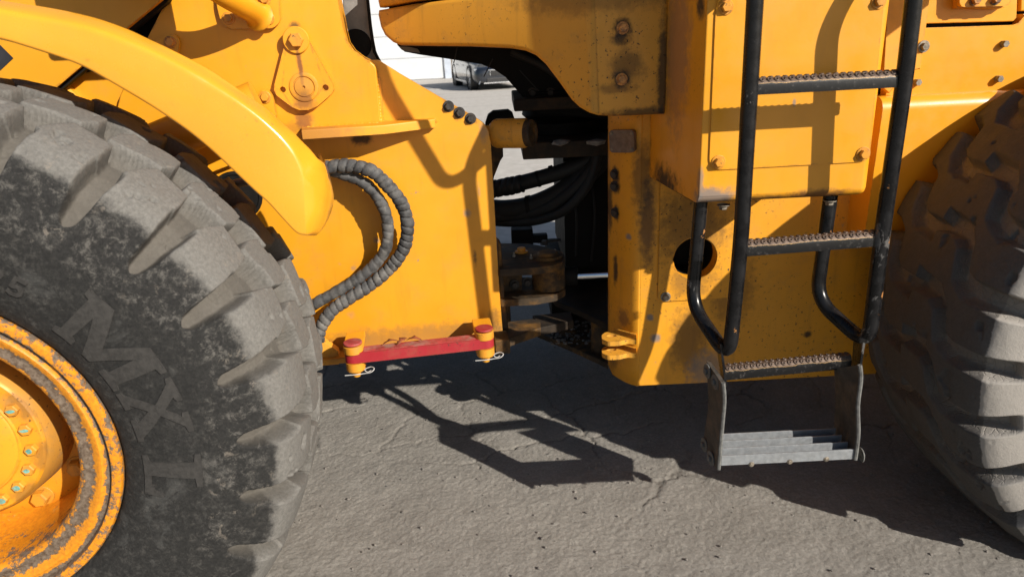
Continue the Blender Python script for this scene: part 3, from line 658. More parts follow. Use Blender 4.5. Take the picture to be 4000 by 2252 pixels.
# shelf: a flange standing out from the tower
zs = F(1500, 524, .53).z
so_ = [F(1183, 545, .53), F(1500, 524, .53), F(1702, 500, .445), F(1702, 500, .40), F(1183, 545, .40)]
so_ = [Vector((p.x, p.y, zs+.026)) for p in so_]
plate('shelf_flange', so_, UP, .026, M['shelf'], ff, .004, seg=3)
def weld(pts, r=.005, parent=None):
    n = 60; pth = spline(pts, n); return tube('weld_bead', pth, lambda i, k: r*(1+.22*math.sin(i*1.9)+.1*math.sin(i*5.3)), M['frontplate'], parent or ff, 10, 60)
weld([F(1468, 268, .424), F(1478, 380, .424), F(1489, 492, .424)]); weld([F(1200, 498, .455), F(1350, 490, .455), F(1485, 480, .455)], .004)
weld([F(1500, 486, .424), F(1600, 478, .424), F(1700, 470, .424)], .0045); weld([F(1300, 1382, .424), F(1600, 1352, .424), F(1950, 1316, .424)], .006)
# pin retainer plate
dp = [F(*p, .472) for p in [(1118, 148), (1132, 122), (1157, 112), (1183, 120), (1200, 145), (1303, 330), (1305, 352), (1295, 368), (1240, 415), (1205, 430), (1170, 430), (1140, 418), (1080, 372), (1071, 352), (1072, 330)]]
h1 = circle(F(1105, 350, .472), FN, .0085, 16); h2 = circle(F(1272, 342, .472), FN, .0085, 16)
plate('pin_plate', dp, FN, .020, M['diamond'], ff, .003, holes=[h1, h2])
lathe('pin_boss', [(.041, 0), (.040, .003), (.036, .004), (.030, .004), (.029, .001), (.027, .001), (.026, .004), (.004, .006), (.003, .001), (0, .001)], F(1188, 340, .472), FN, M['diamond'], ff, 40)
lathe('pin_washer', [(.036, 0), (.036, .006), (.034, .008), (0, .008)], F(1157, 157, .472), FN, M['diamond'], ff, 40)
inst('bolt', bolt_mesh('bolt_pin', .036, .016, 0, 0, M['boltyel']), F(1157, 157, .480), rot_to(FN), ff)
for px, py, k, tab in ((665, 165, 'ry20', [(600, 165), (640, 142), (660, 134), (680, 136), (697, 152), (700, 172), (692, 215), (620, 200)]), (1035, 380, 'y20', [(985, 392), (1010, 358), (1030, 349), (1048, 352), (1066, 372), (1072, 400), (1082, 458), (1050, 470), (1000, 430)])):
    plate('fender_tab', [F(*p, .468) for p in tab], FN, .012, M['tower'], ff, .003, rad=.006)
    inst('bolt', BM[k], F(px, py, .468), rot_to(FN), ff)
# lamp bracket with its bent arm
plate('lamp_bracket', [F(*p, .468) for p in [(840, -220), (846, 20), (862, 85), (890, 114), (1068, 111), (1095, 85), (1082, -220)]], FN, .012, M['tower'], ff, .003, rad=.012)
for p in ((893, 72), (1048, 72), (1033, -2)): bolt('y20', F(*p, .468), FN, ff)
tube('lamp_arm', spline([F(1010, 62, .470), F(985, 45, .50), F(935, 15, .56), F(860, -30, .62), F(760, -100, .66), F(640, -190, .68)], 24), lambda i, k: .030 + .012*math.exp(-i/1.5), M['tower'], ff, 20)
box('lamp_shadow_box', F(520, -235, .68), (.13, .07, .09), M['dark'], ff, ex=FE, ez=UP, bevel=.015)  # out-of-view box added for the shadow it drops on the boom
for p in ((1752, 415), (1795, 440), (1838, 463)): bolt('g18', F(*p, .42), FN, ff)
box('light_block_plate', FL(-.62, -.02, .40), (.36, .36, .015), M['dark'], ff, ex=FE, ez=UP)  # hidden plate added to stop sunlight leaking onto the ground below
# flat bar under the plate, brackets for the locking bar
box('bottom_flange', FL(-.60, .43, .424), (.33, .055, .010), M['frontplate'], ff, ex=FE, ez=UP, bevel=.003)
box('bottom_flange_end', F(1958, 1336, .46), (.025, .04, .026), M['hitch'], ff, ex=FE, ez=UP, bevel=.004)
plate('frame_foot', [F(*p, .47) for p in [(1262, 1330), (1320, 1370), (1330, 1408), (1322, 1424), (1240, 1430), (1230, 1350)]], FN, .03, M['lug'], ff, .004)

# boom arm with its black decal, cylinder and pin bosses seen between fender and tyre
bo = plate('boom_arm', [F(*p, .50) for p in [(-400, -500), (690, -500), (640, -10), (625, 4), (420, 172), (160, 385), (60, 520), (-400, 700)]], FN, .020, M['frontmisc'], loader, .004)
plate('boom_gap_shade', [F(*p, .478) for p in [(690, -60), (655, 8), (440, 182), (186, 392), (80, 540), (40, 520), (150, 380), (610, 0), (640, -60)]], FN, .03, M['dark'], bo, .002)  # black strip painted in for the deep shade of the gap beside the boom
plate('decal_patch', [F(*p, .5015) for p in [(-40, 150), (0, 176), (52, 228), (14, 264), (-60, 330)]], FN, .0012, M['decal'], bo, 0)
lathe('pin_boss', [(.085, -.02), (.085, .012), (.080, .018), (.068, .020), (.064, .012), (.05, .012), (.048, .02), (0, .022)], F(205, 430, .43), FN, M['frontmisc'], ff, 48)
tube('lift_cylinder', [F(430, 640, .60), F(1010, 395, .56)], .055, M['frontmisc'], loader, 28)
tube('axle_housing', [FL(-1.54, .35, .60), FL(-1.54, 1.0, .60)], .17, M['frontmisc'], loader, 28)
tube('brake_pipe', [F(830, 745, .55), F(930, 715, .62), F(1010, 700, .62)], .012, M['steel'], loader, 12)
lathe('frame_port_disc', [(.075, .001), (.072, .005), (.066, .006), (.062, .003), (0, .003)], F(925, 765, .42), FN, M['dark'], ff, 32)  # flat black disc stands in for the darkness inside an opening

plate('boom_backing', [F(*p, .36) for p in [(-400, -600), (800, -600), (800, 330), (300, 700), (-400, 700)]], FN, .03, M['dark'], ff, .002)
# grey lever standing behind the tower
lv = plate('bellcrank_lever', [F(*p, .16) for p in [(1330, -600), (1340, 60), (1372, 160), (1430, 260), (1530, 330), (1560, 320), (1480, 235), (1463, 190), (1450, 100), (1437, -20), (1400, -600)]], FN, .06, M['steel'], loader, .004, rad={3: .02, 6: .02})
plate('lever_rib', [F(*p, .19) for p in [(1428, -600), (1441, 0), (1452, 110), (1466, 200), (1500, 260), (1490, 262), (1456, 205), (1441, 110), (1430, 0), (1416, -600)]], FN, .02, M['dark'], lv, .002)
lathe('lever_hole_disc', [(.048, .001), (.046, .003), (.042, .003), (0, .003)], F(1392, 175, .163), FN, M['dark'], lv, 28)  # raised black disc; its colour stands for the shade in the hole

# ------------------------------------------------------------------ front fender
FLO = [(-200, 108), (0, 153), (88, 178), (221, 221), (320, 259), (419, 314), (552, 392), (634, 444), (734, 513), (822, 585), (905, 662), (993, 745), (1048, 794), (1103, 854), (1158, 910), (1198, 921)]
FMD = [(-200, 0), (0, 40), (110, 62), (331, 105), (440, 140), (560, 188), (662, 236), (760, 288), (855, 345), (938, 398), (1010, 452), (1075, 510), (1115, 552), (1150, 600), (1176, 660), (1186, 700)]
FUP = [(-200, -35), (0, 0), (138, 22), (276, 47), (386, 74), (496, 113), (574, 149), (689, 204), (816, 270), (938, 353), (1048, 430), (1100, 478), (1142, 513), (1180, 552), (1213, 585), (1240, 618)]
def build_fender():
    n = 90; lo = spline([F(*p, 1.035) for p in FLO], n); mdl = spline([F(*p, 1.03) for p in FMD], n); up = spline([F(*p, .985) for p in FUP], n)
    inn = spline([F(x-4, y+6, .74) for x, y in FUP], n)
    lip = [p - FN*.03 - (p-FC).normalized()*.004 for p in lo]
    V, Fc = [], []; nc = 0
    for i in range(n+1):
        ctl = [lip[i], lo[i], lo[i].lerp(mdl[i], .5), mdl[i], mdl[i].lerp(up[i], .5) + FN*.003, up[i], up[i].lerp(inn[i], .12), inn[i]]
        sec = [ctl[0]]
        rads = [0, .006, 0, .012, 0, .006, 0, 0]
        for j in range(1, len(ctl)-1):
            if rads[j]:
                p = ctl[j]; a = (ctl[j-1]-p); b = (ctl[j+1]-p); r = min(rads[j], a.length*.4, b.length*.4); a.normalize(); b.normalize()
                s = p+a*r; e = p+b*r; sec += [s*(1-t)**2+p*2*t*(1-t)+e*t*t for t in (0, .33, .67, 1)]
            else: sec.append(ctl[j])
        sec.append(ctl[-1]); nc = len(sec); V += sec
    for i in range(n):
        for j in range(nc-1): Fc.append((i*nc+j, (i+1)*nc+j, (i+1)*nc+j+1, i*nc+j+1))
    # trailing end: the skirt turns round the corner and tucks inwards
    last = n*nc; tgt = [F(*p, .93) for p in [(1215, 918), (1252, 904), (1280, 862), (1299, 810), (1304, 770), (1296, 725), (1282, 690), (1268, 660), (1256, 642)]]
    m = nc-1; T2 = spline(tgt, m-1)
    b0 = len(V); mid = [V[last+j].lerp(T2[j], .5) + FN*.014 + FE*.010 for j in range(m)]; V += mid; b1 = len(V); V += T2
    b2 = len(V); V += [p - FN*.22 - FE*.03 for p in T2]
    for j in range(m-1):
        Fc.append((last+j, b0+j, b0+j+1, last+j+1)); Fc.append((b0+j, b1+j, b1+j+1, b0+j+1)); Fc.append((b1+j, b2+j, b2+j+1, b1+j+1))
    bm = bmesh.new(); me = bpy.data.meshes.new('fender'); me.from_pydata([tuple(v) for v in V], [], Fc); bm.from_mesh(me); bpy.data.meshes.remove(me)
    bmesh.ops.remove_doubles(bm, verts=bm.verts, dist=1e-5)
    o = frombm('fender', bm, M['fender'], loader, 50)
    s = o.modifiers.new('thick', 'SOLIDIFY'); s.thickness = .005; s.offset = -1
    return o
fender = build_fender()

# ------------------------------------------------------------------ hoses in spiral guard on the front frame
def spiral_hose(name, pts, r, pitch, parent, mat, ph=0.0, ridge=.0022, n=None):
    path = spline(pts, 60); L = sum((path[i+1]-path[i]).length for i in range(60)); n = n or int(L/pitch*10)
    path = spline(pts, n); s = [0]
    for i in range(n): s.append(s[-1]+(path[i+1]-path[i]).length)
    def rad(i, k):
        u = (s[i]/pitch + k + ph + .22*math.sin(s[i]*23+1) + .12*math.sin(s[i]*61)) % 1.0
        return r + ridge*(1-abs(2*u-1)**4) - .0016*(u < .08) + .0008*math.sin(s[i]*90)
    return tube(name, path, rad, mat, parent, 18, 60)
H1 = [(1235, 668), (1290, 652), (1370, 648), (1450, 668), (1505, 715), (1560, 780), (1588, 850), (1590, 920), (1570, 985), (1520, 1050), (1450, 1110), (1380, 1155), (1300, 1210), (1255, 1275), (1240, 1330)]
H2 = [(1240, 650), (1300, 668), (1370, 690), (1430, 720), (1475, 770), (1505, 830), (1515, 890), (1508, 965), (1470, 1026), (1405, 1082), (1325, 1132), (1240, 1180), (1200, 1205), (1150, 1230)]
spiral_hose('hydraulic_hose', [F(*p, .50+.02*math.sin(i*.5)) for i, p in enumerate(H1)], .0172, .023, loader, M['guard'], ridge=.0036)
spiral_hose('hydraulic_hose', [F(*p, .485+.015*math.sin(i*.4)) for i, p in enumerate(H2)], .0165, .027, loader, M['guard'], ph=.4, ridge=.0018)

# ------------------------------------------------------------------ red locking bar
lb = empty('locking_bar', F(1650, 1370, .56), loader)
a, b = F(1382, 1400, .60), F(1922, 1348, .60); zb = (a.z+b.z)/2
A0 = F(1382, 1372, .575); B0 = F(1893, 1322, .565); A0.z = B0.z = (A0.z+B0.z)/2; d = (B0-A0).normalized(); nn = Vector((d.y, -d.x, 0))
hw = .024; out = []
for k in range(13): t = PI/2+PI*k/12; out.append(A0 + nn*(hw*math.sin(t)) + d*(hw*math.cos(t)*1.2))
for k in range(13): t = -PI/2+PI*k/12; out.append(B0 + nn*(hw*math.sin(t)) + d*(hw*math.cos(t)*1.2))
ztop = A0.z + .006
plate('bar', [Vector((p.x, p.y, ztop)) for p in out], UP, .034, M['red'], lb, .003)
plate('dust_layer', [Vector((p.x, p.y, ztop+.0016)) for p in [A0+nn*.019+d*.03, A0-nn*.020+d*.03, B0-nn*.02-d*.03, B0+nn*.019-d*.03]], UP, .0014, M['reddust'], lb, .0006)
for P0, cap in ((A0, M['reddust']), (B0, M['red'])):
    c0 = Vector((P0.x, P0.y, ztop))
    lathe('bushing', [(.0, -.004), (.030, -.004), (.030, .018), (.028, .020), (0, .020)], c0, UP, M['boltyel'], lb, 32)
    lathe('pin_cap', [(.0, .022), (.028, .022), (.029, .025), (.027, .028), (0, .029)], c0 + Vector((.0, 0, .002)), UP, cap, lb, 32)
    lathe('lower_bushing', [(0, -.036), (.029, -.036), (.029, -.062), (.026, -.066), (0, -.066)], c0, UP, M['boltyel'], lb, 32)
    lathe('pin', [(0, -.06), (.013, -.06), (.013, -.084), (.011, -.087), (0, -.087)], c0, UP, M['lug'], lb, 24)
    box('bar_bracket', c0 - FN*.06 + UP*-.05, (.030, .05, .012), M['frontplate'], lb, ex=FE, ez=UP, bevel=.003)
    box('bar_bracket', c0 - FN*.06 + UP*.008, (.030, .05, .010), M['frontplate'], lb, ex=FE, ez=UP, bevel=.003)
    q0 = c0 + UP*-.076
    cl = [q0 - FE*.035 + FN*.012, q0 + FN*.014, q0 + FE*.022 + FN*.012, q0 + FE*.045 + FN*.016 + UP*.004, q0 + FE*.056 + UP*.012 + FN*.010, q0 + FE*.045 + UP*.014 - FN*.002, q0 + FE*.026 + UP*.008, q0 + FE*.034 + UP*.001 + FN*.006, q0 + FE*.046 + UP*.006 + FN*.006]
    tube('retaining_clip', spline(cl, 40), .0017, M['white'], lb, 8)
# dry leaves caught on the bar
def leaf(p, rot, s):
    V, Fc = [], []; m = 7
    for i in range(m+1):
        u = i/m; w = .35*math.sin(PI*min(1, u*1.02))**.8*(1-.3*u)*(1 + .35*math.sin(u*17))
        for j in (-1, 0, 1): V.append(Vector(((u-.5), w*j*.6, .16*abs(j)*w + .18*math.sin(u*3))))
    for i in range(m):
        for j in range(2): a0 = i*3+j; Fc.append((a0, a0+1, a0+4, a0+3))
    mt = Matrix.Rotation(rot, 3, 'Z') @ Matrix.Rotation(random.uniform(-.4, .4), 3, 'X'); V = [mt @ (v*s) for v in V]; zm = min(v.z for v in V)
    V = [v - Vector((0, 0, zm-.0006)) + p for v in V]; o = mesh('dead_leaf', V, Fc, M['leaf'], None, 60)
    md = o.modifiers.new('t', 'SOLIDIFY'); md.thickness = .0008; return o
LEAFL = ('leftmost dry brown leaf on the red locking bar, beside its left pin', 'middle one of the dry brown leaves curled on the red locking bar', 'dry brown leaf on the red locking bar, rightmost of the three')
for i, (u, v, rt, s) in enumerate(((.115, .010, .3, .055), (.150, .016, 1.0, .05), (.188, .012, -.3, .055))):
    p = A0 + d*u - nn*v*1.0; p.z = ztop + .004
    tag(leaf(p, rt, s), LEAFL[i], 'leaf', 'dry leaves on the red bar')

# ================================================================== REAR HALF
RF = 2.05
hole = circle(R(2715, 1008, RF), RN, .070, 40)
ZB = R(2490, 1507, RF).z; XB = R(2500, 1100, RF).x; DL = G(2375, 1448, ZB).y
rf = plate('rear_frame', [Vector((XB, RF, R(2500, 380, RF).z)), Vector((XB, RF, ZB))] + [R(*p, RF) for p in [(2860, 1490), (3300, 1466), (3800, 1440), (4400, 1300), (4400, 300), (3000, 380)]], RN, .05, M['rearframe'], loader, .004, holes=[hole], seg=3)
# the frame turns inwards at its front corner: a broad bend in the plate
def DC(px):
    t = max(0, min(1, (2505-px)/130)); return RF + (DL-RF)*t**1.7
def C(px, py, off=0.0):
    D = DC(px); return R(px, py, D) + Vector((-.75, -.66, 0))*off
def build_corner():
    V, Fc = [], []; n = 14; zt = R(2500, 380, RF).z; m = 12
    for i in range(n+1):
        px = 2502-127*i/n; D = DC(px); X = R(px, 1100, D).x; lift = .0 if i < n-2 else .012*(i-n+2)
        for j in range(m+1): V.append(Vector((X, D+.0005, zt+(ZB+lift-zt)*j/m)))
    for i in range(n):
        for j in range(m): a0 = i*(m+1)+j; Fc.append((a0, a0+m+1, a0+m+2, a0+1))
    o = mesh('frame_corner', V, Fc, M['rearframe'], rf, 60); md = o.modifiers.new('t', 'SOLIDIFY'); md.thickness = .045; md.offset = -1; return o
build_corner(); CN = Vector((-.6, -.8, 0)).normalized()
hole2 = circle(R(2715, 1008, RF-.006), RN, .0695, 40)
plate('cover_plate', round_poly([R(*p, RF-.006) for p in [(2580, 690), (2570, 1165), (2588, 1178), (2880, 1160), (2900, 690)]], .006), RN, .0045, M['coverplate'], rf, .0015, holes=[hole2])
lathe('hole_liner', [(.0715, -.048), (.0715, -.16), (.0, -.16)], R(2715, 1008, RF), RN, M['dark'], rf, 40)
for p in ((2600, 1158), ): bolt('z18', R(*p, RF-.006), RN, rf)
for p in ((2403, 680), (2403, 727), (2405, 830)): bolt('g18', C(*p), CN, rf)
plate('data_plate', [C(*p, .014) for p in [(2397, 507), (2480, 505), (2488, 515), (2490, 585), (2478, 594), (2402, 594), (2393, 585), (2390, 518)]], CN, .014, M['dataplate'], rf, .0008, rad=.003)
rv = bolt_mesh('rivet', .006, .002, .005, .001, M['bolt'])
for p in ((2401, 520), (2478, 519), (2401, 580), (2478, 581)): inst('rivet', rv, C(*p, .0145), rot_to(CN), rf)
# hook-shaped clevis pair
for y0, s in ((1318, 1), (1372, 1)):
    z = R(2415, y0, 2.03).z
    pts = [(2484, y0-20), (2486, y0+8), (2450, y0+6), (2420, y0+14), (2375, y0+16), (2352, y0+6), (2350, y0-10), (2362, y0-20), (2385, y0-26), (2430, y0-36), (2470, y0-30)]
    pts = [Vector((G(px, py, z).x, G(px, py, z).y, z)) for px, py in pts]
    pts = [p + Vector((0, (1.985-max(q.y for q in pts))*0, 0)) for p in pts]
    
    c0 = sum(pts, Vector())/len(pts) + Vector((-.022, 0, 0)); hl = [c0 + Vector((.017*math.cos(t), .010*math.sin(t), 0)) for t in np.linspace(0, 2*PI, 14, endpoint=False)]
    plate('clevis_hook', round_poly(pts, .008), UP, .016, M['lug'], rf, .003, holes=[hl])

# ------------------------------------------------------------------ box-shaped side tank with its cover
TD = 1.665
def build_tank():
    f = [R(*p, TD) for p in [(2775, -600), (2760, 0), (2729, 797), (3385, 758), (3398, 745), (3406, 720), (3485, 0), (3545, -600)]]
    b = [R(2622, -600, 2.02), R(2600, 0, 2.02), R(2535, 700, 2.02)]; zb = f[2].z
    X0, X1 = .469, .886; zt = 1.86
    pts = [Vector((X0, TD, zb)), Vector((X1, TD, zb)), Vector((X1, TD, zt)), Vector((X0, TD, zt))]
    bm = bmesh.new(); fr_ = [bm.verts.new(p) for p in pts]; bk = [bm.verts.new(p) for p in (Vector((.426, 2.048, zb+.0)), Vector((X1+.02, 2.048, zb)), Vector((X1+.02, 2.048, zt)), Vector((.426, 2.048, zt)))]
    bm.faces.new(fr_); bm.faces.new(bk[::-1])
    for i in range(4): bm.faces.new((fr_[i], bk[i], bk[(i+1) % 4], fr_[(i+1) % 4]))
    e = bm.edges.get; bmesh.ops.bevel(bm, geom=[e((fr_[0], fr_[1])), e((fr_[1], fr_[2])), e((fr_[1], bk[1]))], offset=.020, segments=5, profile=.5, affect='EDGES')
    bm.edges.ensure_lookup_table(); bmesh.ops.bevel(bm, geom=[x for x in bm.edges if x.is_valid and len(x.link_faces) == 2 and abs(x.verts[0].co.x-X0) < 1e-4 and abs(x.verts[1].co.x-X0) < 1e-4 and abs(x.verts[0].co.y-TD) < 1e-4 and abs(x.verts[1].co.y-TD) < 1e-4], offset=.004, segments=2, profile=.5, affect='EDGES')
    return frombm('side_tank', bm, M['tank'], loader, 40, wn=True)
tank = build_tank()
plate('tank_cover', round_poly([R(*p, TD-.004) for p in [(2808, -20), (2795, 60), (2771, 636), (2796, 664), (3370, 632), (3398, 606), (3455, -20)]], .012), RN, .0035, M['tank'], tank, .0018)
for p in ((2835, 28), (2806, 633), (3371, 601), (3432, 6)): bolt('y20', R(*p, TD-.004), RN, tank)
# bent lip along the tank bottom
plate('tank_lip', [Vector((.445, 2.03, .9705)), Vector((.475, TD+.06, .9705)), Vector((.85, TD+.06, .9705)), Vector((.85, 1.9, .9705))], UP, .008, M['darkrust'], tank, .002)
bolt('z18', Vector((.545, 1.71, .958)), -UP, tank); bolt('z18', Vector((.81, 1.70, .958)), -UP, tank)

# ------------------------------------------------------------------ cab fairing above the joint
def FD(px):
    t = max(0, min(1, (2360-px)/885)); return FA_ + .38*t**1.12
def fair_solid(name, out, mat, parent, th=.03, bev=.008):
    """curved panel: outline in the panel's own run, its distance growing towards the nose"""
    bm = bmesh.new(); P = []
    for i in range(len(out)):                      # subdivide outline so the bend reads
        a, b = out[i], out[(i+1) % len(out)]; n = max(1, int(abs(a[0]-b[0])/40))
        for k in range(n): P.append((a[0]+(b[0]-a[0])*k/n, a[1]+(b[1]-a[1])*k/n))
    xs = sorted(set([p[0] for p in P])); 
    f = [bm.verts.new(R(x, y, FD(x))) for x, y in P]; face = bm.faces.new(f)
    # cut the big face into vertical strips so that it follows the curve
    for x in range(1500, 2380, 40):
        c0 = R(x, 100, FD(x)); nrm = Vector((c0.y, -c0.x, 0)).normalized()
        bmesh.ops.bisect_plane(bm, geom=list(bm.verts)+list(bm.edges)+list(bm.faces), plane_co=Vector((0, 0, 0)), plane_no=nrm, dist=1e-5)
    bmesh.ops.recalc_face_normals(bm, faces=bm.faces)
    if sum((fc.normal.y for fc in bm.faces)) > 0: bmesh.ops.reverse_faces(bm, faces=bm.faces)
    edges = [e for e in bm.edges if e.is_boundary]
    r = bmesh.ops.extrude_face_region(bm, geom=list(bm.faces)); vs = [g for g in r['geom'] if isinstance(g, bmesh.types.BMVert)]
    for v in vs: v.co += Vector((.25, .95, 0)).normalized()*th
    bm.normal_update(); fe = [e for e in bm.edges if len(e.link_faces) == 2 and e.calc_face_angle(0) > math.radians(50) and not any(v in vs for v in e.verts)]
    bmesh.ops.bevel(bm, geom=fe, offset=bev, segments=4, profile=.5, affect='EDGES')
    return frombm(name, bm, mat, parent, 40)
fa = fair_solid('cab_fairing', [(2618, -350), (2611, 0), (2608, 300), (2603, 430), (2592, 447), (2400, 455), (2335, 452), (2300, 442), (2262, 420), (2232, 392), (2180, 318), (2130, 252), (2090, 216), (2050, 199), (1990, 189), (1830, 182), (1640, 180), (1560, 178), (1532, 166), (1500, 138), (1484, 105), (1474, 60), (1476, 40), (1600, 18), (1720, 2), (1900, -20), (2150, -60), (2300, -350)], M['fairing'], loader, .05, .012)
fair_solid('upper_fairing', [(2296, -352), (2140, -66), (1900, -28), (1718, -8), (1600, 8), (1480, 30), (1474, 5), (1474, -350)], M['fairing2'], fa, .05, .010)
for p in ((2432, 110), (2428, 310)): bolt('ry20', R(*p, FA_), RN, fa)
fair_solid('fairing_backing', [(2560, -300), (2560, 300), (2330, 380), (2060, 160), (1600, 130), (1510, 90), (1490, -300)], M['dark'], fa, .02, .002).location.y += .06
# black rubber skirt under the cab
sk = plate('floor_skirt', [R(*p, 2.45) for p in [(1530, 100), (1552, 178), (1580, 203), (1640, 214), (1742, 229), (1880, 251), (1935, 266), (1975, 302), (2050, 388), (2106, 447), (2420, 470), (2420, 100)]], RN, .5, M['dark'], fa, .006)
plate('skirt_scuff', [R(*p, 2.445) for p in [(1556, 181), (1600, 184), (1632, 192), (1642, 208), (1600, 203), (1570, 196)]], RN, .003, M['steel'], fa, .001)
for a_, b_ in (((1790, 170), (1772, 248)), ((1925, 230), (1890, 300)), ((2030, 275), (2105, 356))): tube('cable_tie_tail', [R(*a_, 2.2), R(*b_, 2.2)], .0018, M['rubber'], fa, 6)

box('sky_block_slab', Vector((.35, 2.68, 1.56)), (.66, .50, .05), M['dark'], fa, bevel=.01)  # unseen slab added to keep sky light out of the joint
# ------------------------------------------------------------------ joint between the halves
pj = empty('pivot_joint', (PIV.x, PIV.y, .6), loader)
def hz(name, pts, z, th, mat, parent=pj, rad=0.0, bevel=.004):
    q = [G(px, py, z) for px, py in pts]; return plate(name, q, UP, th, mat, parent, bevel, rad=rad)
def bx(name, p0, p1, D0, D1, mat, parent=pj, bevel=.005):
    """box whose near face spans p0 (upper left) to p1 (lower right) at distance D0, reaching back to D1"""
    a = R(*p0, D0); b = R(*p1, D0); c = Vector(((a.x+b.x)/2, (D0+D1)/2, (a.z+b.z)/2)); return box(name, c, (abs(b.x-a.x)/2, (D1-D0)/2, abs(a.z-b.z)/2), mat, parent, bevel=bevel)
bx('upper_hitch_plate', (2006, 388), (2420, 416), 2.36, 2.82, M['darkrust'])
bx('upper_hitch_plate', (2050, 360), (2420, 386), 2.44, 2.82, M['dark'])
bolt('g18', R(2080, 362, 2.45), RN, pj); bolt('g18', R(2150, 362, 2.45), RN, pj)
lathe('pivot_bearing', [(0, 0), (.13, 0), (.135, -.02), (.12, -.035), (.15, -.045), (.15, -.085), (0, -.085)], R(2180, 418, 2.62), UP, M['dark'], pj, 40)
bx('cross_beam', (2040, 560), (2420, 606), 2.34, 2.67, M['darkrust'])
bx('joint_column', (2199, 596), (2420, 1040), 2.50, 3.02, M['dark'])
bx('joint_back_plate', (2180, 470), (2420, 600), 2.59, 3.02, M['dark'])
bx('joint_low_plate', (2150, 1030), (2420, 1250), 2.64, 3.02, M['dark'])
lathe('steering_cylinder', [(0, .02), (.034, .02), (.040, .012), (.046, 0), (.046, -.095), (.042, -.105), (.026, -.112), (.026, -.20), (0, -.20)], R(2050, 520, 2.20), Vector((.90, -.42, .02)), M['lug'], pj, 40)
lathe('cylinder_seal', [(.042, .0), (.042, .020), (.039, .024), (.031, .024), (.029, .020), (.018, .022), (.016, .021), (0, .021)], R(2050, 520, 2.20) + Vector((.90, -.42, .02)).normalized()*.004, Vector((.90, -.42, .02)), M['hitch'], pj, 40)
bx('cylinder_eye', (1908, 486), (1985, 545), 2.38, 2.46, M['frontmisc'], bevel=.012)
plate('cylinder_ear', [R(*p, 2.50) for p in [(1895, 480), (1905, 450), (1925, 435), (1985, 430), (2002, 442), (2015, 480), (2015, 520), (1895, 520)]], RN, .05, M['dark'], pj, .004)
plate('front_hitch_web', [R(*p, 2.38) for p in [(1915, 520), (1963, 540), (1966, 612), (1945, 640), (1930, 690), (1915, 760)]], RN, .03, M['hitch'], pj, .004)
# hitch lugs of the front frame
zl = F(1960, 1040, .40).z
hz('hitch_lug', [(1945, 1052), (2080, 1046), (2160, 1036), (2196, 1024), (2208, 1004), (2198, 984), (2150, 966), (2060, 950), (1945, 950)], zl, .024, M['hitch'], rad=.01)
zl2 = F(1968, 1165, .40).z
hz('hitch_lug', [(1950, 1172), (2090, 1164), (2170, 1150), (2210, 1128), (2200, 1105), (2120, 1085), (1950, 1080)], zl2, .024, M['hitch'], rad=.01)
c0 = G(2140, 1002, zl)
lathe('hitch_pin', [(0, .018), (.03, .018), (.036, .010), (.05, .008), (.052, .0), (.05, -.024), (.058, -.03), (.058, -.11), (.0, -.11)], c0, UP, M['hitch'], pj, 36)
inst('bolt', BM['y32'], G(2037, 985, zl)+UP*.001, (0, 0, 0), pj, (.75, .75, .9)); inst('bolt', BM['g18'], G(2128, 966, zl)+UP*.012, (0, 0, 0), pj)
plate('hitch_web', [F(*p, .33) for p in [(1940, 1052), (2040, 1060), (2040, 1165), (1940, 1172)]], FN, .02, M['hitch'], pj, .003)
plate('hitch_flange', [F(*p, .395) for p in [(1944, 940), (1957, 950), (1972, 1185), (1990, 1300), (1960, 1310)]], FN, .05, M['hitch'], pj, .003)
bx('hitch_block', (1962, 1190), (1996, 1262), 2.40, 2.48, M['hitch']); 
zbk = F(2040, 1262, .36).z
hz('hitch_foot', [(1975, 1325), (2112, 1278), (2110, 1252), (2080, 1242), (1985, 1255), (1968, 1280)], zbk, .030, M['hitch'])
hz('hitch_foot', [(2112, 1278), (2240, 1250), (2230, 1215), (2080, 1230)], zbk-.004, .03, M['darkrust'])
# tail of the rear frame reaching into the joint, loose dirt on it
zr = R(2378, 1420, DL+.02).z
hz('rear_hitch_plate', [(2376, 1420), (2260, 1366), (2147, 1318), (2080, 1290), (2180, 1190), (2374, 1205)], zr, .020, M['hitch'])
zr2 = R(2373, 1268, DL+.02).z
hz('rear_hitch_plate', [(2374, 1268), (2270, 1215), (2170, 1175), (2150, 1150), (2250, 1090), (2372, 1100)], zr2, .022, M['darkrust'])
lathe('hinge_boss', [(0, .06), (.03, .06), (.034, .05), (.034, -.06), (.03, -.07), (0, -.07)], R(2345, 1300, 2.30), UP, M['hitch'], pj, 28)
tube('cylinder_rod', [R(2240, 1078, 2.32), R(2420, 1070, 2.28)], .0140, M['chrome'], pj, 24)
lathe('rod_gland', [(0, .0), (.030, .0), (.034, -.006), (.034, -.12), (0, -.12)], R(2256, 1078, 2.32), Vector((1, -.2, 0)), M['dark'], pj, 28)
tube('control_rod', [R(2100, 945, 2.70), R(2390, 915, 2.80)], .006, M['steel'], pj, 10)
bx('brake_valve', (1996, 900), (2085, 990), 2.56, 2.62, M['dark']); bx('brake_valve', (2080, 920), (2140, 948), 2.56, 2.60, M['dark'])
for px, py, D in ((2008, 1002, 2.36), (2075, 1010, 2.34), (2168, 990, 2.45)): lathe('grease_nipple', [(0, .016), (.003, .016), (.004, .012), (.0025, .009), (.005, .007), (.006, 0), (0, 0)], Vector((G(px, py, zl).x, G(px, py, zl).y, zl)), UP, M['bolt'], pj, 12)
for px, py in ((2010, 1110), (2060, 1100)): bolt('g18', F(px, py, .335), FN, pj)
